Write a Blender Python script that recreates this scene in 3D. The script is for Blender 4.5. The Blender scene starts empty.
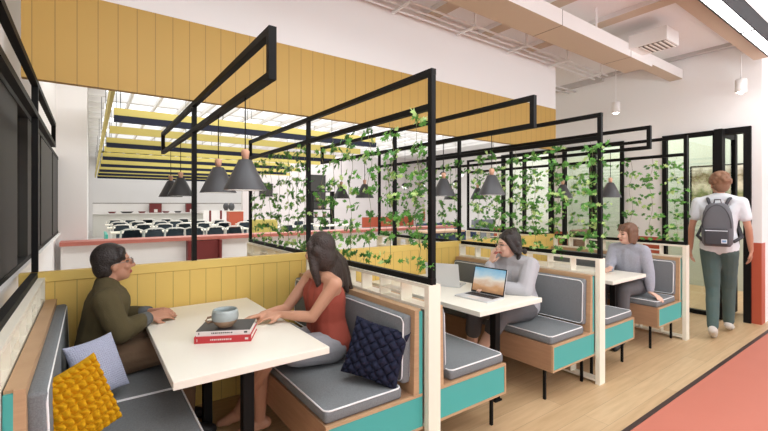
import bpy, bmesh, math, random
from mathutils import Vector, Matrix
V = Vector
SC = bpy.context.scene
COL = SC.collection
ST, CT = math.sin(math.radians(35.8)), math.cos(math.radians(35.8))
F, HZ, EYE = 408.0, 204.0, 1.42

def at_h(px, py, h):
    """world point at height h seen at a spot of the photo (camera stands at the origin)"""
    z = F*(EYE-h)/(py-HZ); x = (px-384)/F*z
    return V((z*ST+x*CT, z*CT-x*ST, h))
def at_y(px, Y):
    k = (px-384)/F
    return (k*CT*Y+ST*Y)/(CT-k*ST)

# ------------------------------------------------------------------ materials
def lin(c): return tuple(((v/255)/12.92 if v/255 <= .04045 else ((v/255+.055)/1.055)**2.4) for v in c)+(1,)
MATS = {}
def mat(name, rgb, rough=.5, metal=0, bump=None, var=None, spec=.5, alpha=1, emit=None, coat=0):
    m = bpy.data.materials.new(name); m.use_nodes = True
    nt = m.node_tree; N = nt.nodes; L = nt.links; b = N['Principled BSDF']
    b.inputs['Base Color'].default_value = lin(rgb); b.inputs['Roughness'].default_value = rough
    b.inputs['Metallic'].default_value = metal; b.inputs['Specular IOR Level'].default_value = spec
    b.inputs['Alpha'].default_value = alpha
    if coat: b.inputs['Coat Weight'].default_value = coat
    if emit:
        b.inputs['Emission Color'].default_value = lin(rgb); b.inputs['Emission Strength'].default_value = emit
    tc = N.new('ShaderNodeTexCoord')
    if var:      # (scale, rgb2)
        n = N.new('ShaderNodeTexNoise'); n.inputs['Scale'].default_value = var[0]; n.inputs['Detail'].default_value = 4
        L.new(tc.outputs['Object'], n.inputs['Vector'])
        mx = N.new('ShaderNodeMix'); mx.data_type = 'RGBA'
        mx.inputs['A'].default_value = lin(rgb); mx.inputs['B'].default_value = lin(var[1])
        L.new(n.outputs['Fac'], mx.inputs['Factor']); L.new(mx.outputs['Result'], b.inputs['Base Color'])
    if bump:     # (scale, strength)
        n2 = N.new('ShaderNodeTexNoise'); n2.inputs['Scale'].default_value = bump[0]
        L.new(tc.outputs['Object'], n2.inputs['Vector'])
        bp = N.new('ShaderNodeBump'); bp.inputs['Strength'].default_value = bump[1]; bp.inputs['Distance'].default_value = .01
        L.new(n2.outputs['Fac'], bp.inputs['Height']); L.new(bp.outputs['Normal'], b.inputs['Normal'])
    MATS[name] = m
    return m
def nodes(m): return m.node_tree.nodes, m.node_tree.links, m.node_tree.nodes['Principled BSDF']
def mnode(N, L, op, a, b=None, c=None):
    n = N.new('ShaderNodeMath'); n.operation = op
    for i, v in enumerate((a, b, c)):
        if v is None: continue
        if isinstance(v, (int, float)): n.inputs[i].default_value = v
        else: L.new(v, n.inputs[i])
    return n.outputs[0]

M_white = mat('white_plaster', (240, 237, 234), .8, bump=(40, .05))
M_ceil = mat('ceiling_plaster', (238, 236, 234), .85)
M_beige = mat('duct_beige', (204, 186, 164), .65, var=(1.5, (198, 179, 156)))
M_duct = mat('duct_white', (238, 234, 230), .6)
M_pipe = mat('pipe_white', (240, 238, 236), .4)
M_black = mat('black_steel', (15, 14, 13), .6, spec=.2)
M_cream = mat('cream_laminate', (240, 234, 216), .45)
M_table = mat('table_laminate', (240, 236, 222), .35)
M_teal = mat('teal_laminate', (70, 168, 162), .5)
M_red = mat('terracotta_paint', (182, 84, 56), .6)
M_ledge = mat('red_ledge', (192, 114, 100), .45)
M_maroon = mat('maroon_panel', (112, 34, 34), .5)
M_navy = mat('navy_board', (12, 19, 42), .6, spec=.3)
M_yel = mat('yellow_board', (198, 182, 98), .6)
M_dark = mat('dark_mullion', (60, 58, 55), .6, spec=.3)
M_mirror = mat('reflective_glass', (205, 205, 205), .04, metal=1)
M_pipingw = mat('white_piping', (236, 236, 236), .6)
M_pipingn = mat('navy_piping', (38, 36, 84), .6)
M_strip = mat('floor_strip', (58, 38, 34), .5)
M_redfloor = mat('red_floor', (196, 116, 96), .65, var=(3, (190, 110, 90)))
M_hallfloor = mat('hall_floor', (205, 200, 195), .5)
M_green = mat('green_wall', (196, 202, 188), .7)
M_grille = mat('grille_slat', (225, 215, 205), .5)
M_dgrille = mat('grille_recess', (120, 108, 98), .7)
M_lamp = mat('lamp_diffuser', (255, 255, 255), .5, emit=6)
M_bulb = mat('bulb_glow', (255, 252, 246), .5, emit=9)
M_pend = mat('charcoal_shade', (66, 66, 68), .5)
M_pendin = mat('white_shade_inside', (235, 235, 232), .5)
M_neck = mat('wood_neck', (206, 158, 130), .5)
M_silver = mat('silver_aluminium', (214, 214, 216), .35, metal=.35)
M_key = mat('black_keys', (28, 28, 32), .5)
M_chairw = mat('white_chair_shell', (216, 214, 206), .5)
M_chairg = mat('dark_mesh_back', (54, 66, 74), .8, bump=(200, .3))
M_chairseat = mat('chair_seat_grey', (84, 90, 96), .8)
M_tealp = mat('teal_panel', (60, 170, 150), .5)
M_woodtop = mat('light_wood_top', (214, 178, 148), .5)
M_blue = mat('blue_upholstery', (48, 62, 88), .8)
M_glaze = mat('grey_glaze', (176, 184, 182), .3, var=(30, (150, 160, 160)), coat=.3)
M_clay = mat('tan_clay', (176, 146, 118), .6, var=(40, (150, 120, 96)))
M_bookred = mat('red_cover', (196, 52, 58), .5)
M_bookblack = mat('black_cover', (38, 38, 42), .5, var=(30, (62, 58, 58)))
M_bookwhite = mat('white_cover', (228, 220, 216), .5)
M_page = mat('pages', (238, 232, 222), .8)
M_leafs = [mat('leaf_green', (96, 158, 62), .5), mat('leaf_dark', (62, 118, 46), .5), mat('leaf_light', (186, 214, 130), .5)]
for m in M_leafs:
    nodes(m)[2].inputs['Subsurface Weight'].default_value = 0
M_stem = mat('stem_brown', (120, 118, 84), .7)
M_skin1 = mat('skin_tan', (190, 138, 112), .5)
M_skin2 = mat('skin_warm', (202, 150, 122), .5)
M_skin3 = mat('skin_fair', (222, 180, 158), .5)
M_lip = mat('lips', (168, 88, 78), .5)
M_eye = mat('eyes_dark', (40, 30, 28), .3)
M_hairblack = mat('hair_black', (44, 36, 33), .5, bump=(120, .5))
M_hairlong = mat('hair_darkbrown', (48, 36, 32), .55, bump=(90, .6), var=(20, (66, 54, 48)))
M_hairbrown = mat('hair_brown', (118, 84, 64), .5, bump=(120, .5))
M_haircurl = mat('hair_ginger', (142, 104, 78), .6, bump=(160, .8))
M_olive = mat('olive_wool', (84, 74, 46), .9, bump=(300, .3))
M_cuff = mat('grey_cuff', (96, 98, 98), .9)
M_brown = mat('brown_trousers', (112, 88, 66), .85, bump=(30, .4))
M_tank = mat('rust_top', (158, 72, 56), .8, bump=(20, .4))
M_denim = mat('grey_denim', (146, 146, 150), .85, bump=(60, .3))
M_sweat = mat('grey_sweater', (184, 184, 188), .9, bump=(120, .4), alpha=.85)
M_sweat2 = mat('grey_melange_sweater', (150, 152, 164), .95, bump=(160, .6), var=(80, (178, 180, 190)))
M_dress = mat('charcoal_trousers', (92, 90, 92), .85)
M_tee = mat('white_tee', (222, 226, 230), .85, bump=(25, .3))
M_jean = mat('faded_green_jeans', (84, 98, 88), .85, var=(9, (66, 92, 96)), bump=(40, .4))
M_pack = mat('grey_backpack', (104, 104, 108), .85, bump=(200, .3))
M_packd = mat('dark_backpack', (70, 70, 74), .85)
M_patch = mat('patch_white', (226, 232, 240), .7)
M_shoe = mat('white_trainer', (206, 200, 192), .7)
M_glassframe = mat('spectacle_wire', (150, 140, 134), .3, metal=.6)

# yellow tongue-and-groove boards
def grooved(name, rgb, pitch=.105):
    m = mat(name, rgb, .55); N, L, b = nodes(m)
    g = N.new('ShaderNodeNewGeometry'); sp = N.new('ShaderNodeSeparateXYZ'); L.new(g.outputs['Position'], sp.inputs[0])
    f = mnode(N, L, 'FRACT', mnode(N, L, 'DIVIDE', mnode(N, L, 'ADD', sp.outputs[0], 5.0), pitch))
    t = mnode(N, L, 'LESS_THAN', f, .045)
    mx = N.new('ShaderNodeMix'); mx.data_type = 'RGBA'
    mx.inputs['A'].default_value = lin(rgb); mx.inputs['B'].default_value = lin(tuple(int(c*.8) for c in rgb))
    L.new(t, mx.inputs['Factor']); L.new(mx.outputs['Result'], b.inputs['Base Color'])
    return m
M_yellow = grooved('yellow_boarding', (230, 194, 104))
M_yellow2 = grooved('ochre_boarding', (194, 156, 80))
M_yelflat = mat('yellow_paint', (232, 198, 108), .5)

# oak floor planks
def planks(name, c1, c2, w=.16, l=1.8, axis=0, rough=.4):
    m = mat(name, c1, rough); N, L, b = nodes(m)
    tc = N.new('ShaderNodeTexCoord'); mp = N.new('ShaderNodeMapping'); L.new(tc.outputs['Object'], mp.inputs[0])
    if axis: mp.inputs['Rotation'].default_value[2] = math.pi/2
    br = N.new('ShaderNodeTexBrick'); L.new(mp.outputs[0], br.inputs['Vector'])
    br.inputs['Scale'].default_value = 1; br.inputs['Brick Width'].default_value = l; br.inputs['Row Height'].default_value = w
    br.inputs['Mortar Size'].default_value = .0015; br.inputs['Color1'].default_value = lin(c1); br.inputs['Color2'].default_value = lin(c2)
    br.inputs['Mortar'].default_value = lin(tuple(int(c*.8) for c in c1))
    mp2 = N.new('ShaderNodeMapping'); mp2.inputs['Scale'].default_value = (1.2, 14, 14) if not axis else (14, 1.2, 14); L.new(tc.outputs['Object'], mp2.inputs[0])
    n = N.new('ShaderNodeTexNoise'); n.inputs['Scale'].default_value = 2.5; n.inputs['Detail'].default_value = 6; L.new(mp2.outputs[0], n.inputs['Vector'])
    mx = N.new('ShaderNodeMix'); mx.data_type = 'RGBA'; mx.blend_type = 'MULTIPLY'
    L.new(br.outputs['Color'], mx.inputs['A']); cr = N.new('ShaderNodeValToRGB'); L.new(n.outputs['Fac'], cr.inputs[0])
    cr.color_ramp.elements[0].position = .3; cr.color_ramp.elements[0].color = (.80, .76, .70, 1); cr.color_ramp.elements[1].position = .7; cr.color_ramp.elements[1].color = (1, 1, 1, 1)
    mx.inputs['Factor'].default_value = .8; L.new(cr.outputs[0], mx.inputs['B']); L.new(mx.outputs['Result'], b.inputs['Base Color'])
    return m
M_floor = planks('oak_planks', (214, 184, 144), (202, 170, 130))
def grain(name, c1, c2, sc=(30, 2, 2)):
    m = mat(name, c1, .5); N, L, b = nodes(m)
    tc = N.new('ShaderNodeTexCoord'); mp = N.new('ShaderNodeMapping'); mp.inputs['Scale'].default_value = sc; L.new(tc.outputs['Object'], mp.inputs[0])
    n = N.new('ShaderNodeTexNoise'); n.inputs['Scale'].default_value = 2; n.inputs['Detail'].default_value = 5; L.new(mp.outputs[0], n.inputs['Vector'])
    mx = N.new('ShaderNodeMix'); mx.data_type = 'RGBA'; mx.inputs['A'].default_value = lin(c1); mx.inputs['B'].default_value = lin(c2)
    L.new(n.outputs['Fac'], mx.inputs['Factor']); L.new(mx.outputs['Result'], b.inputs['Base Color'])
    return m
M_ply = grain('oak_veneer', (184, 146, 114), (156, 118, 88), (4, 3, 40))
M_plyedge = grain('ply_edge', (200, 166, 128), (172, 136, 102), (4, 3, 60))
# woven grey upholstery
def weave(name, rgb, sc=220):
    m = mat(name, rgb, .9, spec=.2); N, L, b = nodes(m)
    tc = N.new('ShaderNodeTexCoord'); n = N.new('ShaderNodeTexNoise'); n.inputs['Scale'].default_value = sc; L.new(tc.outputs['Object'], n.inputs['Vector'])
    mx = N.new('ShaderNodeMix'); mx.data_type = 'RGBA'; mx.inputs['A'].default_value = lin(tuple(int(c*.82) for c in rgb)); mx.inputs['B'].default_value = lin(tuple(min(255, int(c*1.12)) for c in rgb))
    L.new(n.outputs['Fac'], mx.inputs['Factor']); L.new(mx.outputs['Result'], b.inputs['Base Color'])
    bp = N.new('ShaderNodeBump'); bp.inputs['Strength'].default_value = .3; bp.inputs['Distance'].default_value = .002
    L.new(n.outputs['Fac'], bp.inputs['Height']); L.new(bp.outputs['Normal'], b.inputs['Normal'])
    return m
M_uph = weave('grey_upholstery', (124, 127, 129))
M_knity = weave('mustard_wool', (204, 152, 18), 90)
M_knitl = weave('lilac_wool', (178, 182, 202), 260)
M_knitn = weave('navy_wool', (34, 37, 56), 120)
# see-through glass
M_glass = bpy.data.materials.new('clear_glass'); M_glass.use_nodes = True
_n = M_glass.node_tree; _n.nodes.remove(_n.nodes['Principled BSDF'])
_t = _n.nodes.new('ShaderNodeBsdfTransparent'); _t.inputs[0].default_value = lin((240, 244, 240)); _g = _n.nodes.new('ShaderNodeBsdfGlossy'); _g.inputs['Roughness'].default_value = .02
_m = _n.nodes.new('ShaderNodeMixShader'); _m.inputs[0].default_value = .08
_n.links.new(_t.outputs[0], _m.inputs[1]); _n.links.new(_g.outputs[0], _m.inputs[2]); _n.links.new(_m.outputs[0], _n.nodes['Material Output'].inputs[0])
# laptop picture and the landscape print: blotchy procedural colours
def blotch(name, stops, sc=3, rot=0, emit=0):
    m = mat(name, (200, 200, 200), .3); N, L, b = nodes(m)
    tc = N.new('ShaderNodeTexCoord'); n = N.new('ShaderNodeTexNoise'); n.inputs['Scale'].default_value = sc; n.inputs['Detail'].default_value = 4
    sp = N.new('ShaderNodeSeparateXYZ'); L.new(tc.outputs['Generated'], sp.inputs[0]); L.new(tc.outputs['Generated'], n.inputs['Vector'])
    v = mnode(N, L, 'ADD', mnode(N, L, 'MULTIPLY', sp.outputs[2], .75), mnode(N, L, 'MULTIPLY', n.outputs['Fac'], .35))
    cr = N.new('ShaderNodeValToRGB'); L.new(v, cr.inputs[0])
    e = cr.color_ramp.elements
    while len(e) < len(stops): e.new(.5)
    for el, (p, c) in zip(e, stops): el.position = p; el.color = lin(c)
    L.new(cr.outputs[0], b.inputs['Base Color'])
    if emit: L.new(cr.outputs[0], b.inputs['Emission Color']); b.inputs['Emission Strength'].default_value = emit
    return m
M_screen = blotch('laptop_screen', [(.1, (120, 84, 60)), (.35, (176, 136, 100)), (.55, (196, 190, 180)), (.72, (150, 176, 190)), (.95, (96, 150, 180))], 3, emit=.5)
M_print = blotch('landscape_print', [(.1, (96, 70, 48)), (.3, (198, 184, 150)), (.45, (110, 120, 70)), (.6, (214, 204, 180)), (.75, (120, 104, 70)), (.95, (226, 222, 206))], 7)

# ------------------------------------------------------------------ mesh helpers
def box(bm, x0, x1, y0, y1, z0, z1, mi=0, bev=0):
    if x0 > x1: x0, x1 = x1, x0
    if y0 > y1: y0, y1 = y1, y0
    r = bmesh.ops.create_cube(bm, size=1)
    for v in r['verts']: v.co = V(((x0+x1)/2+v.co.x*(x1-x0), (y0+y1)/2+v.co.y*(y1-y0), (z0+z1)/2+v.co.z*(z1-z0)))
    fs = set(f for v in r['verts'] for f in v.link_faces)
    for f in fs: f.material_index = mi
    if bev:
        es = list(set(e for v in r['verts'] for e in v.link_edges))
        q = bmesh.ops.bevel(bm, geom=es, offset=bev, segments=3, affect='EDGES', profile=.5)
        for f in q['faces']: f.material_index = mi; f.smooth = True
def basis(d):
    d = d.normalized(); a = V((0, 0, 1)) if abs(d.z) < .9 else V((1, 0, 0))
    s = d.cross(a).normalized(); return s, s.cross(d).normalized()
def tube(bm, pts, r, n=8, closed=False, mi=0):
    pts = [V(p) for p in pts]; rings = []; N_ = len(pts)
    for i, p in enumerate(pts):
        if closed: d = pts[(i+1) % N_]-pts[i-1]
        else: d = pts[min(i+1, N_-1)]-pts[max(i-1, 0)]
        s, u = basis(d); rr = r[i] if isinstance(r, (list, tuple)) else r
        rings.append([bm.verts.new(p+(s*math.cos(2*math.pi*k/n)+u*math.sin(2*math.pi*k/n))*rr) for k in range(n)])
    for i in range(N_ if closed else N_-1):
        a, b = rings[i], rings[(i+1) % N_]
        for k in range(n):
            f = bm.faces.new((a[k], a[(k+1) % n], b[(k+1) % n], b[k])); f.smooth = True; f.material_index = mi
    if not closed:
        for q in (rings[0][::-1], rings[-1]):
            f = bm.faces.new(q); f.material_index = mi
def cap(bm, p0, r0, p1, r1, n=12):
    p0, p1 = V(p0), V(p1); d = p1-p0
    if d.length < 1e-5: d = V((0, 0, 1e-4)); p1 = p0+d
    s, u = basis(d); dn = d.normalized(); rings = []
    for a in (-75, -50, -25, 0): rings.append((p0+dn*r0*math.sin(math.radians(a)), r0*math.cos(math.radians(a))))
    for a in (0, 25, 50, 75): rings.append((p1+dn*r1*math.sin(math.radians(a)), r1*math.cos(math.radians(a))))
    rs = [[bm.verts.new(c+(s*math.cos(2*math.pi*k/n)+u*math.sin(2*math.pi*k/n))*r) for k in range(n)] for c, r in rings]
    for a, b in zip(rs, rs[1:]):
        for k in range(n): bm.faces.new((a[k], a[(k+1) % n], b[(k+1) % n], b[k]))
    bm.faces.new(rs[0][::-1]); bm.faces.new(rs[-1])
def ell(bm, c, r, M=None, seg=16):
    q = bmesh.ops.create_uvsphere(bm, u_segments=seg, v_segments=seg//2+2, radius=1)
    for v in q['verts']:
        p = V((v.co.x*r[0], v.co.y*r[1], v.co.z*r[2]))
        if M: p = M @ p
        v.co = V(c)+p
def lathe(bm, prof, c, n=24, mis=None):
    rs = []
    for r, z in prof: rs.append([bm.verts.new(V(c)+V((r*math.cos(2*math.pi*k/n), r*math.sin(2*math.pi*k/n), z))) for k in range(n)])
    for i, (a, b) in enumerate(zip(rs, rs[1:])):
        for k in range(n):
            f = bm.faces.new((a[k], a[(k+1) % n], b[(k+1) % n], b[k])); f.smooth = True
            if mis: f.material_index = mis[i]
    return rs
def prism(bm, poly, y0, y1, mi=0):
    """polygon in XZ extruded along Y"""
    a = [bm.verts.new((x, y0, z)) for x, z in poly]; b = [bm.verts.new((x, y1, z)) for x, z in poly]
    fs = [bm.faces.new(a[::-1]), bm.faces.new(b)]
    n = len(poly)
    for i in range(n): fs.append(bm.faces.new((a[i], a[(i+1) % n], b[(i+1) % n], b[i])))
    for f in fs: f.material_index = mi
def obj(name, bm, m, parent=None, smooth=False):
    bmesh.ops.recalc_face_normals(bm, faces=bm.faces[:])
    me = bpy.data.meshes.new(name); bm.to_mesh(me); bm.free()
    for x in (m if isinstance(m, (list, tuple)) else [m]): me.materials.append(x)
    if smooth:
        for p in me.polygons: p.use_smooth = True
    o = bpy.data.objects.new(name, me); COL.objects.link(o)
    if parent:
        o.parent = parent
        pl = parent
        off = V((0, 0, 0))
    return o
def B(name, m, parent, *boxes, bev=0):
    bm = bmesh.new()
    for b in boxes: box(bm, *b, bev=bev)
    return obj(name, bm, m, parent)
def tag(o, label, cat, group=None, kind=None):
    o['label'] = label; o['category'] = cat
    if group: o['group'] = group
    if kind: o['kind'] = kind
    return o
def thing(name, label, cat, loc=(0, 0, 0), rz=0, group=None):
    o = bpy.data.objects.new(name, None); COL.objects.link(o); o.empty_display_size = .1
    o.location = loc; o.rotation_euler = (0, 0, rz)
    return tag(o, label, cat, group)
def struct(o, label, cat='wall'):
    o['kind'] = 'structure'; o['label'] = label; o['category'] = cat; return o
def kids(o): return [c for c in bpy.data.objects if c.parent == o]
def dup(root, loc, label, rz=None, group=None):
    def cp(o, par):
        c = o.copy(); COL.objects.link(c); c.parent = par
        for k in kids(o): cp(k, c)
        return c
    r = cp(root, None); r.location = loc; r['label'] = label
    if rz is not None: r.rotation_euler = (0, 0, rz)
    if group: r['group'] = group
    return r
def ordn(i): return ['first', 'second', 'third', 'fourth', 'fifth', 'sixth', 'seventh', 'eighth', 'ninth', 'tenth', 'eleventh', 'twelfth', 'thirteenth', 'fourteenth', 'fifteenth'][i]

# ------------------------------------------------------------------ the setting
DX = [-.26, 1.48, 3.27, 5.06]          # dividers
HX = [.6, 2.385, 4.17]                 # booth centres
YN, YP, YF = 1.60, 3.13, 4.66
CEIL = 3.38
struct(B('floor', M_floor, None, (-.6, 9.4, 1.2, 5.2, -.1, 0)), 'pale oak plank floor under the booths', 'floor')
struct(B('floor', M_redfloor, None, (-.6, 12, -4, 1.17, -.1, 0)), 'salmon red floor of the walkway', 'floor')
struct(B('floor', M_hallfloor, None, (-.6, 16, 5.2, 27, -.1, 0)), 'pale grey floor of the far hall', 'floor')
struct(B('trim_1', M_strip, None, (-.6, 12, 1.17, 1.2, -.1, .004)), 'dark strip between oak and red floor', 'trim')
struct(B('ceiling', M_ceil, None, (-.6, 9.4, -1.6, 5.2, CEIL, CEIL+.15)), 'white ceiling over the booths', 'ceiling')
# left wall: above and below the dark glazing
struct(B('wall_left', M_white, None, (-.6, -.40, -.5, 7.6, 0, 1.0), (-.6, -.40, -.5, 7.6, 2.1, 4.2), (-.6, -.44, -.5, 7.6, 1.0, 2.1)), 'white wall on the left around the dark glazing')
w1 = bpy.data.objects.new('window_1', None); COL.objects.link(w1); struct(w1, 'dark framed reflective glazing behind the left booth', 'window')
B('pane', M_mirror, w1, (-.44, -.42, -.4, 7.58, 1.03, 2.06))
B('window_frame', M_black, w1, (-.44, -.37, -.4, 7.58, 2.06, 2.1), (-.44, -.37, -.4, 7.58, 1.0, 1.03))
for a, b in ((-.4, .6), (1.0, 2.0), (2.62, 3.48), (4.02, 4.93), (5.06, 6.42), (6.6, 7.58)):
    B('mullion_panel', M_dark, w1, (-.43, -.375, a, b, 1.03, 2.06))
B('window_sill', M_white, w1, (-.42, -.345, -.4, 7.58, .975, 1.0))
struct(B('wall_pier', M_white, None, (-.6, -.03, 7.6, 8.0, 0, 4.2)), 'white pier at the left end of the far ledge')
# bulkhead over the partition
struct(B('wall_bulkhead', M_white, None, (-.40, 5.11, 3.118, 3.17, 2.70, CEIL+.1)), 'white wall above the yellow boarding')
struct(B('wall_bulkhead', M_yellow2, None, (-.32, 5.11, 3.115, 3.165, 2.15, 2.70)), 'yellow vertical boarding band over the booths')
# end wall with three black framed openings
HW = 2.35
wins = [(3.97, 5.01), (2.81, 3.77), (1.38, 2.31)]
bm = bmesh.new()
ys = [1.29]+[v for a, b in sorted(wins) for v in (a, b)]+[5.2]
for a, b in zip(ys[::2], ys[1::2]): box(bm, 6.40, 6.55, a, b, .96, HW)
box(bm, 6.40, 6.55, 1.29, 5.2, HW, CEIL)
box(bm, 6.55, 9.4, 1.29, 1.39, 0, CEIL)
struct(obj('wall_end', bm, M_white), 'white end wall around the black framed glazing')
bm = bmesh.new()
for a, b in zip(ys[::2], ys[1::2]): box(bm, 6.39, 6.55, a, b, 0, .96)
struct(obj('wall_end', bm, M_red), 'terracotta lower band of the end wall')
struct(B('wall_back_room', M_green, None, (8.6, 8.7, 1.39, 5.2, 0, CEIL)), 'pale green wall behind the glass doors')
struct(B('wall_back_room', M_white, None, (6.55, 8.6, 5.1, 5.2, 0, CEIL)), 'white side wall of the room behind the glass doors')
def glazing(n, y0, y1, mulls, lab, cross=None):
    w = bpy.data.objects.new('window_%d' % n, None); COL.objects.link(w); struct(w, lab, 'window')
    bs = [(6.37, 6.44, y0, y0+.05, 0, HW), (6.37, 6.44, y1-.05, y1, 0, HW), (6.37, 6.44, y0, y1, HW-.06, HW), (6.37, 6.44, y0, y1, 0, .05)]
    bs += [(6.37, 6.44, m-.02, m+.02, 0, HW) for m in mulls]
    if cross: bs.append((6.37, 6.44, cross[0], cross[1], cross[2], cross[2]+.03))
    B('window_frame', M_black, w, *bs)
    B('pane', M_glass, w, (6.40, 6.41, y0+.05, y1-.05, .05, HW-.06))
    return w
glazing(2, 3.97, 5.01, [4.52], 'black framed glass screen furthest along the end wall')
glazing(3, 2.81, 3.77, [3.25, 3.3], 'black framed glass screen in the middle of the end wall')
glazing(4, 1.70, 2.31, [2.04], 'black framed glass screen beside the open door', (2.04, 2.31, 2.06))
dr = bpy.data.objects.new('door_1', None); COL.objects.link(dr); struct(dr, 'open glass door with black frame behind the walking man', 'door')
B('door_jamb', M_black, dr, (6.36, 6.5, 1.38, 1.45, 0, HW), (6.36, 6.5, 1.45, 1.70, HW-.07, HW))
B('door_leaf', M_black, dr, (6.24, 6.36, 1.62, 1.70, .01, HW-.01), (6.78, 6.86, 1.62, 1.67, .02, HW-.03), (6.36, 6.8, 1.63, 1.66, .02, .12), (6.36, 6.8, 1.63, 1.66, HW-.1, HW-.03))
B('door_pane', M_glass, dr, (6.36, 6.78, 1.642, 1.65, .12, HW-.1))
B('door_handle', M_black, dr, (6.72, 6.74, 1.57, 1.59, .85, 1.25), (6.72, 6.74, 1.59, 1.63, .87, .89), (6.72, 6.74, 1.59, 1.63, 1.21, 1.23))
t = thing('framed_print', 'black framed landscape print on the green wall behind the glass door', 'picture', (8.58, 2.3, 1.3))
B('picture_frame', M_black, t, (-.02, .01, -.37, .37, -.02, 0), (-.02, .01, -.37, .37, .76, .78), (-.02, .01, -.37, -.35, 0, .76), (-.02, .01, .35, .37, 0, .76))
B('print', M_print, t, (-.012, .008, -.35, .35, 0, .76))
t = thing('lounge_bench', 'brown low bench inside the middle glazed room', 'bench', (7.6, 3.75, 0))
B('seat', mat('brown_leather', (120, 78, 56), .6), t, (-.5, .5, -.3, .3, .25, .45), bev=.03)
B('backrest', MATS['brown_leather'], t, (-.5, .5, .2, .32, .45, .95), bev=.03)
B('base', M_black, t, (-.45, .45, -.25, .25, 0, .25))

# hall beyond
struct(B('wall_hall_back', M_white, None, (-.6, 16, 26, 26.2, 0, 4.2)), 'far white wall of the hall')
struct(B('wall_hall_back', M_red, None, (at_y(430, 18), 15.8, 17.95, 18.0, .45, 1.15), (at_y(362, 18), at_y(413, 18), 17.95, 18.0, .2, .72)), 'terracotta band on the hall wall')
struct(B('wall_hall_back', mat('grey_pink_plaster', (214, 206, 204), .8), None, (5.4, 16, 18.0, 18.2, 0, 4.2)), 'grey white wall at the right of the hall')
struct(B('wall_hall_left', M_white, None, (-.6, -.05, 8.0, 26, 0, 4.2)), 'left wall of the hall')
struct(B('wall_hall_right', M_white, None, (15.9, 16.1, 5.2, 18, 0, 4.2)), 'right wall of the hall')
# hall ceiling: solid rim with roof light openings between white bars
bm = bmesh.new()
box(bm, -.6, .30, 5.2, 26.2, 4.0, 4.15)
for k in range(26): box(bm, -.03, .30, 8.1+k*.7, 8.2+k*.7, 3.8, 4.0)
box(bm, .3, 16, 25.2, 26.2, 4.0, 4.15); box(bm, 13, 16, 5.2, 26, 4.0, 4.15)
for k in range(9): box(bm, .3, 13, 7.6+k*2.2, 7.75+k*2.2, 3.95, 4.15)
struct(obj('ceiling', bm, M_ceil), 'white hall ceiling with open roof lights', 'ceiling')
bm = bmesh.new()
for k in range(22):
    x = .75+k*.58
    box(bm, x, x+.06, 5.2, 25.2, 3.86, 3.95)
struct(obj('window_5', bm, M_duct), 'white glazing bars under the hall roof lights', 'window')
struct(B('trim_2', M_white, None, (-.6, 16, 5.15, 5.25, CEIL, 4.2)), 'white upstand between booth ceiling and hall roof', 'trim')

# red topped counter between booths and hall
t = thing('long_counter', 'long white counter with red brown ledge between the booths and the hall', 'counter', (0, 0, 0))
B('counter_body', M_white, t, (-.33, 7.4, 7.26, 7.5, 0, .83))
B('ledge', M_ledge, t, (-.34, 7.4, 7.18, 7.57, .83, .885))
x0, x1 = at_y(188, 7.1), at_y(222, 7.1)
t = thing('pedestal', 'maroon pedestal panel standing against the white counter', 'pedestal', ((x0+x1)/2, 7.3, 0))
B('pedestal_body', M_maroon, t, (-(x1-x0)/2+.04, (x1-x0)/2-.04, -.14, -.045, 0, .82))
B('pedestal_cheek', M_maroon, t, (-(x1-x0)/2, -(x1-x0)/2+.04, -.2, -.045, 0, .825))
B('pedestal_cheek', M_maroon, t, ((x1-x0)/2-.04, (x1-x0)/2, -.2, -.045, 0, .825))

# yellow partition between the booth rows
t = thing('boarded_partition', 'low yellow boarded partition running behind all the booths', 'partition', (0, YP, 0))
B('boarding', M_yellow, t, (-.33, 5.12, -.025, .025, 0, .96))
B('cap_rail', M_yelflat, t, (-.33, 5.12, -.03, .03, .96, 1.02), bev=.004)

# ------------------------------------------------------------------ dividers
def shelf_unit(x, y0, y1, label):
    t = thing('divider_shelf', label, 'shelf', (x+.006, y0, 0), group='cream divider shelves between booths')
    L = y1-y0; h = .042; TOP = .99
    B('end_panel', M_cream, t, (-h, h, 0, .035, 0, TOP))
    B('end_panel', M_cream, t, (-h, h, L-.02, L, 0, TOP))
    B('top_panel', M_cream, t, (-h, h, .035, L-.02, TOP-.018, TOP))
    bs = [(-h+.003, h-.003, .035, L-.02, z, z+.016) for z in (.02, .23, .855)]
    n = 7; w = (L-.055)/n
    for k in range(1, n):
        yy = .035+k*w
        bs.append((-h+.003, h-.003, yy-.006, yy+.006, .036, .23)); bs.append((-h+.003, h-.003, yy-.006, yy+.006, .871, TOP-.018))
    for k in (1, 4): bs.append((-h+.004, h-.004, .035+k*w+.006, .035+(k+1)*w-.006, .915, .922))
    bs.append((-.005, .005, .035, L-.02, .246, .855))
    B('cubby_grid', M_cream, t, *bs)
    return t
names = ['behind the left bench', 'behind the navy cushion', 'behind the woman at the laptops', 'behind the woman in the far booth']
for i, x in enumerate(DX):
    shelf_unit(x, YN, 3.10, 'cream divider shelf with open cubbies '+names[i])
    if i: shelf_unit(x, 3.16, YF, 'cream cubby shelf beyond the yellow partition, '+['', 'first from left', 'second from left', 'third from left'][i])
r = .016
ZT, ZM = 2.14, 1.94
def bar(bm, a, b, w=r):
    a, b = V(a), V(b); box(bm, min(a.x, b.x)-w, max(a.x, b.x)+w, min(a.y, b.y)-w, max(a.y, b.y)+w, min(a.z, b.z)-w, max(a.z, b.z)+w)
def bars(name, par, *segs):
    bm = bmesh.new()
    for a, b in segs: bar(bm, a, b, .0152 if name in ('post', 'pole') else r)
    return obj(name, bm, M_black, par)
fl = ['at the far left against the dark glazing', 'nearest, above the navy cushion', 'over the second divider', 'over the last divider by the walking man']
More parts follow.
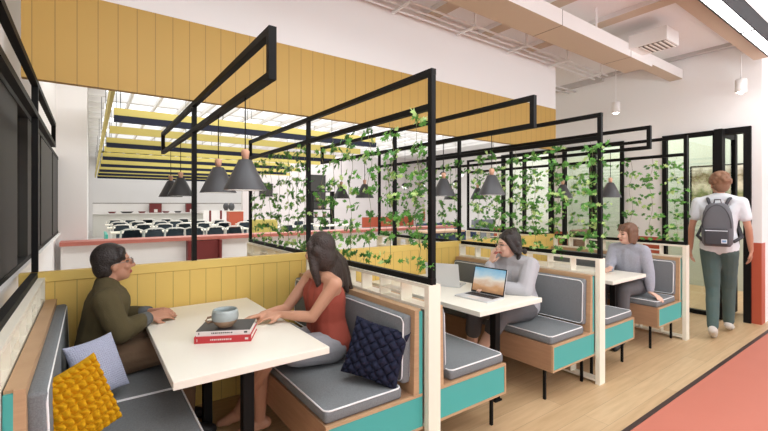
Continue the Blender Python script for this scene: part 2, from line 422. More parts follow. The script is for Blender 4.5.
for i, x in enumerate(DX):
    t = thing('screen_frame', 'tall black metal frame '+fl[i], 'frame', (x, YN, 0), group='black metal frames on the dividers')
    y1 = YF-YN; yp = YP-YN
    bars('rail', t, ((0, r, ZT-r), (0, y1-r, ZT-r)))
    if i: bars('rail', t, ((0, 3*r, ZM), (0, y1-3*r, ZM)))
    else: bars('rail', t, ((0, 2*r, ZM), (0, y1-r, ZM)))
    bars('rail', t, ((0, r, .99+r), (0, yp-.04-r, .99+r)))
    if i: bars('rail', t, ((0, yp+.04+r, .99+r), (0, y1-r, .99+r)))
    bars('post', t, ((0, r, .99+3*r), (0, r, ZT-3*r)))
    bars('post', t, ((0, yp, 1.02+r), (0, yp, ZT-3*r)))
    bars('post', t, ((0, y1-r, (.99+3*r) if i else ZM+2*r), (0, y1-r, ZT-3*r)))
hl = ['above the front table with the cup', 'above the table with the laptops', 'above the farthest booth table']
for i, x in enumerate(HX):
    t = thing('lamp_frame', 'black metal frame '+hl[i]+', on one pole', 'frame', (x, YN, 0), group='black metal frames over the tables')
    y1 = YF-YN; yp = YP-YN
    bars('rail', t, ((0, r, ZT-r), (0, y1-r, ZT-r)))
    bars('rail', t, ((0, r, ZM), (0, y1-r, ZM)))
    bars('end_bar', t, ((0, r, ZM+2*r), (0, r, ZT-3*r)))
    bars('end_bar', t, ((0, y1-r, ZM+2*r), (0, y1-r, ZT-3*r)))
    bars('pole', t, ((0, yp, 1.02+r), (0, yp, ZT-3*r)))

# ------------------------------------------------------------------ benches
def bench(label, x, s, piping2=None):
    """x = face of the divider, s = +1 when the seat points to +X"""
    t = thing('booth_bench', label, 'bench', (x, 1.64, 0), group='upholstered booth benches')
    Lb = 1.45; D = .60 if s > 0 else .575
    def X(a, b): return (min(a*s, b*s), max(a*s, b*s))
    B('seat_box', M_ply, t, (*X(0, D), .012, Lb, .225, .415))
    # near end: teal board with ply lipping
    B('end_board', M_teal, t, (*X(.0, D-.014), 0, .012, .239, .401), (*X(0, .024), 0, .012, .401, .85))
    B('lipping', M_plyedge, t, (*X(0, D), -.003, .012, .401, .415), (*X(D-.014, D), -.003, .012, .225, .401), (*X(0, D-.014), -.003, .012, .225, .239))
    bm = bmesh.new(); prism(bm, [(s*.024, .415), (s*.06, .415), (s*.052, .86), (s*.024, .86)], .0, Lb); obj('back_panel', bm, M_plyedge, t)
    B('back_rail', M_plyedge, t, (*X(0, .024), .012, Lb, .84, .86))
    # cushions with piping
    segs = [(.012, .692), (.696, Lb-.01)] if piping2 else [(.012, Lb-.01)]
    def loop(x0, x1, y0, y1, z, rr=.03):
        pts = []
        for cx, cy, a0 in ((x1-rr, y1-rr, 0), (x0+rr, y1-rr, 90), (x0+rr, y0+rr, 180), (x1-rr, y0+rr, 270)):
            for k in range(5):
                a = math.radians(a0+k*22.5); pts.append((cx+rr*math.cos(a), cy+rr*math.sin(a), z))
        return pts
    xa, xb = X(.13, D-.008)
    for ya, yb in segs:
        bm = bmesh.new(); box(bm, *X(.125, D-.004), ya, yb, .415, .475, bev=.018); c = obj('seat_cushion', bm, M_uph, t, True)
        bm = bmesh.new(); tube(bm, loop(xa, xb, ya+.004, yb-.004, .472), .0042, 6, True)
        obj('seat_piping', bm, M_pipingw, c)
    # back cushion in the plane x=const, slightly leaning
    bm = bmesh.new(); box(bm, -.028, .028, .03, Lb-.02, 0, .355, bev=.016)
    lean = Matrix.Rotation(s*-math.radians(2.0), 4, 'Y')
    T = Matrix.Translation((s*.085, 0, .475)) @ lean
    bmesh.ops.transform(bm, matrix=T, verts=bm.verts); c = obj('back_cushion', bm, M_uph, t, True)
    pts = [(0, a, b) for a, b, _ in loop(.038, Lb-.03, .012, .343, 0)]
    bm = bmesh.new(); tube(bm, [(s*.026, p[1], p[2]) for p in pts], .0042, 6, True); bmesh.ops.transform(bm, matrix=T, verts=bm.verts)
    obj('back_piping', bm, M_pipingw, c)
    bm = bmesh.new(); tube(bm, [(-s*.026, p[1], p[2]) for p in pts], .004, 6, True); bmesh.ops.transform(bm, matrix=T, verts=bm.verts)
    obj('back_piping', bm, piping2 or M_pipingw, c)
    for u in (.03, D-.035):
        for y in (.085, Lb-.09): B('leg', M_black, t, (s*u-.009, s*u+.009, y-.009, y+.009, 0, .225))
    return t
bench('grey bench with mustard and lilac cushions at the far left', DX[0]+.05, 1, M_pipingn)
bench('grey bench with the navy cushion, teal end board', DX[1]-.045, -1)
bench('empty grey bench behind the post, facing the laptops', DX[1]+.05, 1)
bench('grey bench under the woman beside the laptops', DX[2]-.045, -1)
bench('empty grey bench in the farthest booth', DX[2]+.05, 1)
bench('grey bench under the woman in the farthest booth', DX[3]-.045, -1)

# ------------------------------------------------------------------ tables
tl = ['cream rectangular table with books and a cup', 'cream rectangular table with two laptops', 'cream rectangular table in the farthest booth']
TB = .72
for i, x in enumerate(HX):
    t = thing('booth_table', tl[i], 'table', (x, 1.78, 0), group='cream booth tables')
    bm = bmesh.new(); box(bm, -.335, .355, 0, 1.30, TB-.034, TB, bev=.003); obj('tabletop', bm, M_table, t)
    B('leg', M_black, t, (-.025, .025, .125, .175, .012, TB-.034)); B('leg', M_black, t, (-.025, .025, .93, .98, .012, TB-.034))
    B('foot_plate', M_black, t, (-.035, .035, .115, .185, 0, .012)); B('foot_plate', M_black, t, (-.035, .035, .92, .99, 0, .012))
    B('apron_bar', M_black, t, (-.2, .2, .13, .17, TB-.05, TB-.034), (-.2, .2, .93, .98, TB-.05, TB-.034))

# ------------------------------------------------------------------ cone pendants
def pendant(x, y, label):
    t = thing('cone_pendant', label, 'pendant lamp', (x, y, 1.485), group='charcoal cone pendants')
    bm = bmesh.new(); lathe(bm, [(.1, 0), (.098, .004), (.03, .145), (.0, .15)], (0, 0, 0), 28); obj('shade', bm, M_pend, t)
    bm = bmesh.new(); lathe(bm, [(.097, .002), (.028, .14), (0, .142)], (0, 0, 0), 28); obj('shade_lining', bm, M_pendin, t)
    bm = bmesh.new(); lathe(bm, [(0, .14), (.014, .145), (.02, .185), (.012, .195), (0, .196)], (0, 0, 0), 14); obj('wood_neck', bm, M_neck, t)
    bm = bmesh.new(); tube(bm, [(0, 0, .19), (0, 0, ZM-r-1.485)], .0028, 6); obj('cord', bm, M_black, t)
    bm = bmesh.new(); ell(bm, (0, 0, .055), (.028, .028, .035)); obj('bulb', bm, M_bulb, t, True)
pl = [('over the front table', 'in line with the front table'), ('over the laptop table', 'in line with the laptop table'), ('over the farthest table', 'in line with the farthest table')]
for i, x in enumerate(HX):
    for y, w in ((1.96, 'nearest the aisle'), (2.46, 'nearest the partition'), (3.66, 'beyond the partition, nearer one'), (4.16, 'beyond the partition, farther one')):
        pendant(x, y, 'charcoal cone pendant %s, %s' % (pl[i][0 if y < 3 else 1], w))

# ------------------------------------------------------------------ ivy
random.seed(5)
leafshape = [(0, 0), (.18, -.10), (.42, -.30), (.46, -.10), (.85, -.28), (.74, -.02), (1.15, .05), (.74, .14), (.85, .36), (.46, .18), (.42, .38), (.18, .16)]
def add_leaf(bm, p, d, nrm, s, mi):
    d = d.normalized(); n = nrm.normalized(); w = n.cross(d).normalized(); n = d.cross(w)
    vs = [bm.verts.new(p+d*(a*s)+w*((b-.03)*s)+n*(.12*s*(abs(b)*1.2-a*a*.6))) for a, b in leafshape]
    c = bm.verts.new(p+d*(.55*s)+n*(.03*s))
    for k in range(len(vs)):
        f = bm.faces.new((vs[k], vs[(k+1) % len(vs)], c)); f.material_index = mi; f.smooth = True
def vine(x, y, label, grp, ztop, zbot):
    t = thing('ivy_strand', label, 'plant', (x, y, zbot), group=grp)
    pts = []; n = 14; ph = random.random()*6
    for k in range(n+1):
        z = (ztop-zbot)*k/n
        pts.append(V((.008*math.sin(k*1.3+ph), .018*math.sin(k*.9+ph*2), z)))
    bm = bmesh.new(); tube(bm, pts, .0015, 5); obj('stem', bm, M_stem, t)
    bm = bmesh.new(); z = random.uniform(0, .04)
    while z < ztop-zbot:
        dens = random.choice((10, 13, 15, 18))
        cy = .03*math.sin(z*9+ph); spread = .062
        for _ in range(dens):
            a = random.uniform(0, 2*math.pi)
            p = V((random.gauss(0, .012), cy+random.gauss(0, spread*.75), z+random.gauss(0, .014)))
            d = V((random.uniform(-.5, .5), math.cos(a), math.sin(a)*.55-.15))
            nr = V((-.9+random.uniform(-.5, .5), random.uniform(-.7, .3), random.uniform(0, .9)))
            add_leaf(bm, p, d, nr, random.uniform(.038, .062), random.choices((0, 1, 2), (5, 2.6, 1.8))[0])
        z += random.uniform(.095, .16)
    obj('foliage', bm, M_leafs, t)
vl = ['nearest black frame', 'middle black frame', 'last black frame']
for i in (1, 2, 3):
    n = 13; k = 0
    for j in range(n):
        y = 1.72+j*(4.5-1.72)/(n-1)+random.uniform(-.05, .05)
        if abs(y-YP) < .04: y += .07
        vine(DX[i], y, 'green ivy strand on the %s, %s from its front post' % (vl[i-1], ordn(j)), 'ivy strands on the '+vl[i-1], ZM-r, 1.02+random.uniform(0, .04) if y < 3 or y > 3.2 else 1.06)

# ------------------------------------------------------------------ ceiling services
t = thing('air_duct', 'long beige air duct under the ceiling with a side outlet', 'duct', (0, 0, 0))
bm = bmesh.new(); box(bm, -.4, 5.35, 2.04, 2.34, 3.03, 3.17)
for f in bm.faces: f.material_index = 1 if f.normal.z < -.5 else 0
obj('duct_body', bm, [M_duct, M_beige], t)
for xx in (1.2, 2.6, 4.1, 5.2):
    for yy in (2.06, 2.3): B('hanger_rod', M_pipe, t, (xx, xx+.015, yy, yy+.015, 3.17, CEIL))
for xx in (2.05, 3.45, 4.8): B('seam', M_dgrille, t, (xx, xx+.004, 2.038, 2.342, 3.028, 3.172))
bm = bmesh.new(); box(bm, 5.25, 6.38, 2.07, 2.22, 3.08, 3.2)
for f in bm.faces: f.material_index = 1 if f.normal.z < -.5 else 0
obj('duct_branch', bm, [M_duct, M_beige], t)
g = B('outlet_box', M_duct, t, (4.75, 5.07, 1.68, 2.04, 3.10, 3.24))
B('grille', M_grille, g, *[(4.77, 5.05, 1.70+k*.045, 1.715+k*.045, 3.088, 3.10) for k in range(6)])
B('grille_recess', M_dgrille, g, (4.765, 5.055, 1.695, 1.95, 3.097, 3.10))
for k, xx in enumerate((2.75, 3.55, 4.35)):
    bm = bmesh.new(); box(bm, xx, xx+.16, -1.5, 5.1, 3.33, CEIL)
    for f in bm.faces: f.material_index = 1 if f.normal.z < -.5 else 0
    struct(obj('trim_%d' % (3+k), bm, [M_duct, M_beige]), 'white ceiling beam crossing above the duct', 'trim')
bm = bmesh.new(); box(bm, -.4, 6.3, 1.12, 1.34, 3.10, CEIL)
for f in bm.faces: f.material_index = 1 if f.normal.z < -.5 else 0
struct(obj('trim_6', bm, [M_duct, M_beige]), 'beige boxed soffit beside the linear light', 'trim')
struct(B('trim_7', mat('grey_strip', (196, 190, 186), .8), None, (6.30, 6.38, 1.3, 3.1, 3.34, 3.38), (6.34, 6.40, 3.1, 5.1, 3.30, 3.38)), 'grey cornice strip on the end wall', 'trim')  # plain grey strip where the end wall meets the ceiling
pnm = ['upper', 'middle', 'lower']
for k, (yy, zz) in enumerate(((2.84, 3.24), (2.93, 3.235), (3.02, 3.23))):
    bm = bmesh.new(); tube(bm, [(-.38, yy, zz), (5.95, yy, zz)], .011, 8)
    tag(obj('conduit_pipe', bm, M_pipe), 'thin white conduit under the ceiling, %s from the boarded wall' % ['third', 'second', 'first'][k], 'pipe', 'white conduits under the ceiling')
for k, (yy, zz) in enumerate(((3.55, 3.24), (3.68, 3.24))):
    bm = bmesh.new(); tube(bm, [(5.0, yy, zz), (6.40, yy, zz)], .011, 8)
    tag(obj('conduit_pipe', bm, M_pipe), 'short white conduit past the wall corner, %s one' % ['nearer', 'farther'][k], 'pipe', 'short white conduits past the wall corner')
for k in range(7):
    xx = .6+k*.85
    t = thing('conduit_hanger', 'white hanger bracket carrying the conduits, %s from the left' % ordn(k), 'bracket', (xx, 2.93, 3.2), group='white conduit hangers')
    B('strap', M_pipe, t, (-.012, .012, -.15, .12 if xx < 5.1 else .2, 0, .018))
    B('rod', M_pipe, t, (-.008, .008, -.14, -.124, .018, CEIL-3.2))
for nm, x, y, zt in (('white cylinder lamp on a thin rod beside the conduit ends', 6.05, 2.77, CEIL), ('white cylinder lamp on a thin rod above the glass door', 6.1, 1.41, CEIL)):
    t = thing('cylinder_pendant', nm, 'pendant lamp', (x, y, 2.70))
    bm = bmesh.new(); lathe(bm, [(0, .16), (.05, .16), (.055, .155), (.055, .01), (.05, .01), (.05, .03), (0, .03)], (0, 0, 0), 20); obj('shade', bm, M_duct, t)
    bm = bmesh.new(); ell(bm, (0, 0, .02), (.032, .032, .032)); obj('bulb', bm, M_bulb, t, True)
    bm = bmesh.new(); tube(bm, [(0, 0, .155), (0, 0, zt-2.70)], .006, 6); obj('rod', bm, M_pipe, t)
def linear(x0, x1, y, z, label, nseg=4):
    t = thing('linear_light', label, 'ceiling light', (x0, y, z), group='black linear lights')
    L = x1-x0
    B('housing', M_black if 0 else mat('graphite_housing', (34, 34, 36), .6, spec=.3), t, (0, L, -.055, -.045, 0, .16), (0, L, .045, .055, 0, .16), (0, L, -.055, .055, .15, .16), (0, .01, -.055, .055, 0, .16), (L-.01, L, -.055, .055, 0, .16), *[(L*k/nseg-.008, L*k/nseg+.008, -.045, .045, 0, .02) for k in range(1, nseg)])
    for k in range(nseg): B('diffuser', M_lamp, t, (L*k/nseg+.012, L*(k+1)/nseg-.012, -.044, .044, .006, .014))
    B('suspension', M_pipe, t, (.3, .306, -.003, .003, .16, CEIL-z), (L-.3, L-.294, -.003, .003, .16, CEIL-z))
linear(.6, 6.0, 1.03, 2.92, 'long black linear light with white diffuser at the upper right')

# ------------------------------------------------------------------ hall contents
for k in range(7):
    y = [7.0, 10.2, 13.2, 15.7, 18.2, 20.4, 22.8][k]; z = 2.60
    t = thing('ceiling_baffle', 'yellow baffle with navy lower edge across the hall, %s from the front' % ordn(k), 'baffle', (.28, y, z), group='navy edged baffles')
    Lx = at_y([375, 335, 290, 286, 284, 282, 280][k], y)-.28
    B('board', M_yel, t, (0, Lx, -.02, .02, .08, .20)); B('lower_edge', M_navy, t, (0, Lx, -.05, .05, 0, .09))
    for xx in (.08, 1.5, 3.0, Lx-.1): bm = bmesh.new(); tube(bm, [(xx, 0, .2), (xx, 0, 3.87-z)], .005, 5); obj('hanging_wire', bm, M_black, t)
for k in range(6):
    y = [8.6, 11.7, 14.5, 17, 19.3, 21.6][k]; z = 2.66
    t = thing('ceiling_baffle', 'plain yellow baffle across the hall, %s from the front' % ordn(k), 'baffle', (.28, y, z), group='plain yellow baffles')
    Lx = at_y([360, 320, 300, 290, 285, 282][k], y)-.28
    B('board', M_yel, t, (0, Lx, -.02, .02, 0, .13))
    for xx in (.1, 2.4, Lx-.2): bm = bmesh.new(); tube(bm, [(xx, 0, .13), (xx, 0, 3.87-z)], .005, 5); obj('hanging_wire', bm, M_black, t)
t = thing('edge_baffle', 'long yellow board running into the hall along the left ends of the baffles', 'baffle', (.22, 5.3, 2.72))
B('board', M_yel, t, (-.02, .02, 0, 19.5, 0, .18))
for yy in (.5, 3, 6, 9, 12, 15, 18): bm = bmesh.new(); tube(bm, [(0, yy, .18), (0, yy, 3.87-2.72)], .005, 5); obj('hanging_wire', bm, M_black, t)

# chairs and tables
def hall_chair(label, loc, rz, grp):
    t = thing('hall_chair', label, 'chair', loc, rz, grp)
    bm = bmesh.new()      # backrest panel curved
    n = 8
    rows = []
    for j in range(5):
        z = .48+j*.083; w = .21-.004*j*j
        rows.append([bm.verts.new((-.20+.05*math.sin(math.pi*i/n)*-1-.01*j, -w+2*w*i/n, z)) for i in range(n+1)])
    for a, b in zip(rows, rows[1:]):
        for i in range(n): bm.faces.new((a[i], a[i+1], b[i+1], b[i]))
    r_ = bmesh.ops.solidify(bm, geom=bm.faces[:], thickness=.015)
    obj('backrest', bm, M_chairg, t, True)
    bm = bmesh.new()
    pts = [(-.20, -.225, .45), (-.215, -.225, .62), (-.24, -.215, .80), (-.27, -.12, .835), (-.295, 0, .84), (-.27, .12, .835), (-.24, .215, .80), (-.215, .225, .62), (-.20, .225, .45)]
    tube(bm, pts, .021, 6); obj('back_frame', bm, M_chairw, t)
    bm = bmesh.new(); box(bm, -.21, .22, -.22, .22, .42, .46, bev=.015); obj('seat', bm, M_chairseat, t)
    for a, b in ((-.2, -.2), (-.2, .2), (.2, -.2), (.2, .2)):
        bm = bmesh.new(); tube(bm, [(a, b, .43), (a*1.12, b*1.08, 0)], .011, 6); obj('leg', bm, M_chairw, t)
    return t
c0 = None
rowsdef = [('row nearest the ledge', 11.3, (131, 152, 174, 193, 213, 232, 258, 284, 305)), ('second row', 13.8, (122, 142, 163, 184, 203, 221, 241, 270, 296, 322)), ('third row', 18.3, (115, 131, 148, 165, 182, 211, 227, 243)), ('back row', 16.0, (119, 137, 158, 175, 198, 218, 250))]
for rw, Y, pxs in rowsdef:
    for k, px in enumerate(pxs):
        lab = 'grey mesh hall chair, %s, %s from left' % (rw, ordn(k))
        rz = math.radians(90+random.uniform(-9, 9)); X = at_y(px, Y)
        if c0 is None: c0 = hall_chair(lab, (X, Y, 0), rz, 'mesh backed chairs in the hall')
        else: dup(c0, (X, Y, 0), lab, rz)
t0 = None
for rowname, ty, xs in (('nearest row', 12.15, (1.2, 3.0, 4.8, 6.6)), ('second row', 14.65, (1.2, 3.1, 5.0)), ('third row', 16.85, (1.2, 3.1)), ('back row', 19.15, (1.3, 3.2, 5.1))):
    for j, tx in enumerate(xs):
        lab = 'long cream dining table in the hall, %s, %s from the left' % (rowname, ordn(j))
        if t0 is None:
            t0 = thing('hall_table', lab, 'table', (tx, ty, 0), group='cream tables in the hall')
            B('tabletop', M_cream, t0, (-.78, .78, -.32, .32, .69, .72))
            for a, b in ((-.7, -.28), (-.7, .28), (.7, -.28), (.7, .28)): B('leg', M_chairw, t0, (a-.02, a+.02, b-.02, b+.02, 0, .69))
        else: dup(t0, (tx, ty, 0), lab)
# teal screen and white cabinets
p = at_h(99, 240, .5)
t = thing('teal_screen', 'small teal divider screen at the left edge of the hall', 'screen', (.27, 9.6, 0))
B('panel', M_tealp, t, (-.02, .02, 0, 1.2, .05, .82)); B('foot', M_chairw, t, (-.1, .1, .1, .15, 0, .05), (-.1, .1, 1.05, 1.1, 0, .05))
t = thing('hall_cabinet', 'long white low cabinet wall at the back of the hall', 'cabinet', (.1, 21.2, 0))
B('cabinet_body', M_white, t, (0, 6.3, .3, .6, 0, 1.44)); B('worktop', M_duct, t, (0, 6.3, -.15, .3, .98, 1.02)); B('base_panel', M_chairw, t, (0, 6.3, 0, .28, 0, .98)); B('top_edge', M_dgrille, t, (0, 6.3, .29, .61, 1.44, 1.47))
for j, (px, w) in enumerate(((155.5, .48), (191, .44))):
    xx = at_y(px, 21.3)
    t = thing('maroon_niche', 'maroon box unit on the back cabinet, %s one' % ['left', 'right'][j], 'cabinet', (xx, 21.3, 1.02), group='maroon units at the back of the hall')
    B('carcass', M_maroon, t, (-w/2, w/2, -.1, .15, 0, .42)); B('plate', M_bookwhite, t, (-.07, .07, -.11, -.1, .02, .16))
for j, px in enumerate((112, 127, 142, 166, 178)):
    xx = at_y(px, 21.1)
    bm = bmesh.new(); lathe(bm, [(0, 0), (.1, 0), (.16, .07), (.15, .07), (.09, .012), (0, .012)], (0, 0, 0), 14)
    bmesh.ops.scale(bm, vec=(1.6 if j == 1 else 1, 1, 1), verts=bm.verts)
    o = obj('serving_bowl', bm, M_maroon if j != 1 and j != 4 else M_dark); o.location = (xx, 21.12, 1.02)
    tag(o, '%s bowl on the back hall worktop, %s from the left' % ('maroon' if j not in (1, 4) else 'dark', ordn(j)), 'bowl', 'bowls on the back worktop')
t = thing('orange_cupboard', 'terracotta cupboard standing right of the hall cabinets', 'cupboard', (at_y(235, 17), 17, 0))
B('carcass', M_red, t, (-.28, .28, -.2, .2, 0, 1.12)); B('top', M_cream, t, (-.3, .3, -.22, .22, 1.12, 1.15))
t = thing('panel_screen', 'white panel screen with two maroon strips left of the terracotta cupboard', 'screen', (at_y(216, 18), 18, 0))
B('panel', M_white, t, (-.5, .5, -.03, .03, 0, 1.15)); B('strip', M_maroon, t, (-.28, -.2, -.04, -.03, .1, 1.15)); B('strip', M_maroon, t, (.15, .23, -.04, -.03, .1, 1.15))
for j, (px, py) in enumerate(((226, 207.5), (231.5, 209))):
    p = at_h(px, 212, 1.15); bm = bmesh.new(); ell(bm, (0, 0, .16), (.12, .12, .16)); lathe(bm, [(.0, 0), (.08, 0), (.05, .04), (.0, .05)], (0, 0, 0), 12)
    o = obj('round_vase', bm, M_pend, None, True); o.location = (at_y(px, 18 if j == 0 else 17), 18 if j == 0 else 17, 1.15)
    tag(o, ['dark round vase on the white panel screen', 'dark round vase on the terracotta cupboard'][j], 'vase')
# sofas, tall cupboard with black shelves, right of the hall
def sofa(px, Y, w, label, m):
    t = thing('hall_sofa', label, 'sofa', (at_y(px, Y), Y, 0))
    B('seat', m, t, (-w/2, w/2, -.35, .3, .12, .45), bev=.03); B('backrest', m, t, (-w/2, w/2, .2, .36, .45, .86), bev=.03)
    B('foot', M_woodtop, t, (-w/2+.05, w/2-.05, -.3, .25, 0, .12)); B('armrest', m, t, (-w/2-.1, -w/2, -.35, .36, .05, .6), bev=.02); B('armrest', m, t, (w/2, w/2+.1, -.35, .36, .05, .6), bev=.02)
sofa(446, 8.6, 1.7, 'dark blue sofa in the hall right of the nearest frame', M_blue)
sofa(492, 9.6, 1.4, 'grey sofa in the hall behind the middle frame', M_uph)
t = thing('wood_sideboard', 'light wood topped sideboard in front of the blue sofa', 'sideboard', (at_y(440, 6.6), 6.6, 0))
B('carcass', M_blue, t, (-.5, .5, -.2, .2, .05, .80)); B('top', M_woodtop, t, (-.55, .55, -.23, .23, .80, .84)); B('plinth', M_black, t, (-.45, .45, -.18, .18, 0, .05))
t = thing('display_shelf', 'black open shelf with green pots in the hall behind the ivy', 'shelf', (at_y(322, 14), 14, 0))
B('upright', M_black, t, (-.45, -.42, -.15, .15, 0, 1.9)); B('upright', M_black, t, (.42, .45, -.15, .15, 0, 1.9))
for z in (.9, 1.2, 1.5, 1.87): B('shelf_board', M_black, t, (-.42, .42, -.15, .15, z, z+.03))
for j, (dx, z) in enumerate(((-.25, .93), (.1, .93), (-.1, 1.23), (.25, 1.53), (-.2, 1.53))):
    bm = bmesh.new(); lathe(bm, [(0, 0), (.05, 0), (.07, .12), (.06, .12), (.045, .02), (0, .02)], (0, 0, 0), 12)
    for _ in range(14):
        a = random.uniform(0, 6.28); add_leaf(bm, V((0, 0, .12)), V((math.cos(a), math.sin(a), .8)), V((-.3, -.8, .3)), .12, 1)
    o = obj('shelf_plant', bm, [M_clay, M_leafs[0]]); o.location = (at_y(322, 14)+dx, 14, z)
    tag(o, 'small potted plant on the black shelf, %s' % ['bottom left', 'bottom right', 'middle board', 'upper right', 'upper left'][j], 'plant', 'plants on the black shelf')
t = thing('yellow_armchair', 'yellow armchair in the hall at the left edge of the ivy', 'chair', (at_y(264, 9.4), 9.4, 0), -.4)
B('seat', M_yel, t, (-.3, .3, -.3, .3, .15, .45), bev=.04); B('backrest', M_yel, t, (-.3, .3, .2, .34, .45, 1.05), bev=.04); B('base', M_black, t, (-.2, .2, -.2, .2, 0, .15))
for j, (px, py, Y) in enumerate(((405, 186, 11), (422, 185, 11), (443, 175, 10.0), (456, 183, 11), (461, 174, 10))):
    X = at_y(px, Y); z = X*ST+Y*CT; h = EYE+(HZ-py)/F*z
    t = thing('globe_pendant', 'black and white globe pendant in the hall, %s from the left' % ordn(j), 'pendant lamp', (X, Y, h), group='globe pendants in the hall')
    n = 20; R_ = .115
    bm = bmesh.new(); lathe(bm, [(R_*math.cos(math.radians(a)), R_*math.sin(math.radians(a))) for a in range(0, 91, 15)], (0, 0, 0), n); obj('black_dome', bm, M_black, t)
    bm = bmesh.new(); lathe(bm, [(R_*.97*math.cos(math.radians(a)), R_*.97*math.sin(math.radians(a))) for a in range(0, -91, -15)], (0, 0, 0), n); obj('globe', bm, mat('opal', (250, 250, 248), .3, emit=.6), t)
    bm = bmesh.new(); tube(bm, [(0, 0, R_), (0, 0, 3.87-h)], .004, 5); obj('cord', bm, M_black, t)

for j, (px, py, ww, hh) in enumerate(((266, 190, .30, .26), (318, 192, .4, .8))):
    X = at_y(px, 17.97); z = X*ST+17.97*CT
    t = thing('wall_board', ['small dark screen on the hall wall behind the ivy, left', 'tall black notice board on the hall wall above the shelf'][j], 'board', (X, 17.97, EYE+(HZ-py)/F*z))
    B('panel', M_dark, t, (-ww, ww, -.03, .02, -hh, hh)); B('rim', M_black, t, (-ww-.03, ww+.03, -.01, .025, hh, hh+.03), (-ww-.03, ww+.03, -.01, .025, -hh-.03, -hh))

# ------------------------------------------------------------------ cushions
def cushion(name, label, centre, normal, up, side, m, fn, amp, thick=.06, res=90, sx=1.0):
    bm = bmesh.new(); grids = []
    for sg in (1, -1):
        g = []
        for i in range(res+1):
            row = []
            for j in range(res+1):
                u = -1+2*i/res; v = -1+2*j/res
                pr = max(0, (1-abs(u)**2.6)*(1-abs(v)**2.6))
                h = thick*pr**.55
                pinch = 1-.07*(1-abs(u)**2)*abs(v)**3; pinch2 = 1-.07*(1-abs(v)**2)*abs(u)**3
                k = fn((u+1)/2, (v+1)/2)*amp*min(1, pr*6+.35)
                row.append(bm.verts.new((u*side/2*pinch2*sx, v*side/2*pinch, sg*(h+k))))
            g.append(row)
        grids.append(g)
        for i in range(res):
            for j in range(res): f = bm.faces.new((g[i][j], g[i+1][j], g[i+1][j+1], g[i][j+1])); f.smooth = True
    a, b = grids
    edge = lambda g: [g[i][0] for i in range(res+1)]+[g[res][j] for j in range(1, res+1)]+[g[i][res] for i in range(res-1, -1, -1)]+[g[0][j] for j in range(res-1, 0, -1)]
    ea, eb = edge(a), edge(b)
    for k in range(len(ea)): bm.faces.new((ea[k], ea[(k+1) % len(ea)], eb[(k+1) % len(ea)], eb[k]))
    n = V(normal).normalized(); u_ = V(up); u_ = (u_-n*u_.dot(n)).normalized(); r_ = u_.cross(n).normalized()
    o = obj(name, bm, m)
    o.matrix_world = Matrix.Translation(centre) @ Matrix((( r_.x, u_.x, n.x), (r_.y, u_.y, n.y), (r_.z, u_.z, n.z))).to_4x4()
    return tag(o, label, 'cushion')
def knit(n):
    def f(u, v):
        row = math.floor(v*n); ph = .5 if row % 2 else 0
        a = abs(math.sin(math.pi*(v*n))); b = abs(math.sin(math.pi*(u*n+ph+.25*math.sin(math.pi*(v*n)))))
        return (a*b)**.55
    return f
def basket(n):
    def f(u, v):
        p = (u+v)*n; q = (u-v)*n; c = (math.floor(p)+math.floor(q)) % 2
        fp, fq = p % 1, q % 1
        s = math.sin(math.pi*fp) if c else math.sin(math.pi*fq); e = fq if c else fp
        return (s**.6)*(.55+.45*math.sin(math.pi*e))
    return f
cushion('knitted_cushion', 'chunky mustard yellow knitted cushion on the left bench', (-.040, 1.92, .664), (.5, -.82, .28), (-.35, .128, 1), .29, M_knity, knit(9), .026, .04, 140, .86)
cushion('knitted_cushion', 'pale lilac fine knit cushion behind the mustard one', (.030, 2.388, .640), (.5, -.82, .45), (-.3, .366, 1), .275, M_knitl, knit(26), .004, .045, 130, .82)
cushion('woven_cushion', 'navy basket weave cushion on the bench by the front post', (1.236, 1.79, .632), (-.72, -.62, .30), (.16, -.14, 1), .30, M_knitn, basket(5), .022, .05, 130, 1.05)

# ------------------------------------------------------------------ books, cup, laptops
def book(name, label, c, z, rz, w, d, h, mc, mtext):
    t = thing(name, label, 'book', (c[0], c[1], z), rz)
    bm = bmesh.new(); box(bm, -w/2, w/2, -d/2, d/2, 0, .003); box(bm, -w/2, w/2, -d/2, d/2, h-.003, h); box(bm, -w/2, w/2, -d/2, -d/2+.004, .003, h-.003); obj('cover', bm, mc, t)
    B('pages', M_page, t, (-w/2+.005, w/2-.005, -d/2+.004, d/2-.005, .003, h-.003))
    bm = bmesh.new()
    x = -w*.22
    random.seed(3)
    for k in range(11):
        ww = random.choice((.004, .006, .008)); box(bm, x, x+ww, -d/2-.0006, -d/2+.001, h*.4, h*.62); x += ww+.003
    box(bm, -w/2+.012, -w/2+.016, -d/2-.0006, -d/2+.001, h*.3, h*.7); box(bm, w/2-.03, w/2-.014, -d/2-.0006, -d/2+.001, h*.35, h*.65)
    obj('spine_lettering', bm, mtext, t)
    return t
rzb = math.radians(-27)
bc = V((.59, 2.235))
book('hardback_book', 'red hardback book, bottom of the stack on the front table', bc, TB, rzb, .275, .20, .033, M_bookred, M_bookwhite)
book('hardback_book', 'white spined book with black top, under the cup', bc+V((.002, .004)), TB+.033, rzb, .262, .19, .028, [M_bookwhite], M_dark)
bpy.data.objects['hardback_book.001']
c2 = [o for o in bpy.data.objects if o.name.startswith('cover')][-1]
c2.data.materials.append(M_bookblack)
for p in c2.data.polygons:
    if p.center.z > .024: p.material_index = 1
zc = TB+.061
t = thing('stoneware_cup', 'round grey and tan stoneware cup on the stacked books', 'cup', (bc.x-.016, bc.y-.02, zc))
prof = [(0, 0), (.034, 0), (.036, .004), (.052, .018), (.064, .038), (.067, .055), (.064, .078), (.060, .090), (.057, .090), (.061, .07), (.062, .05), (.05, .025), (0, .012)]
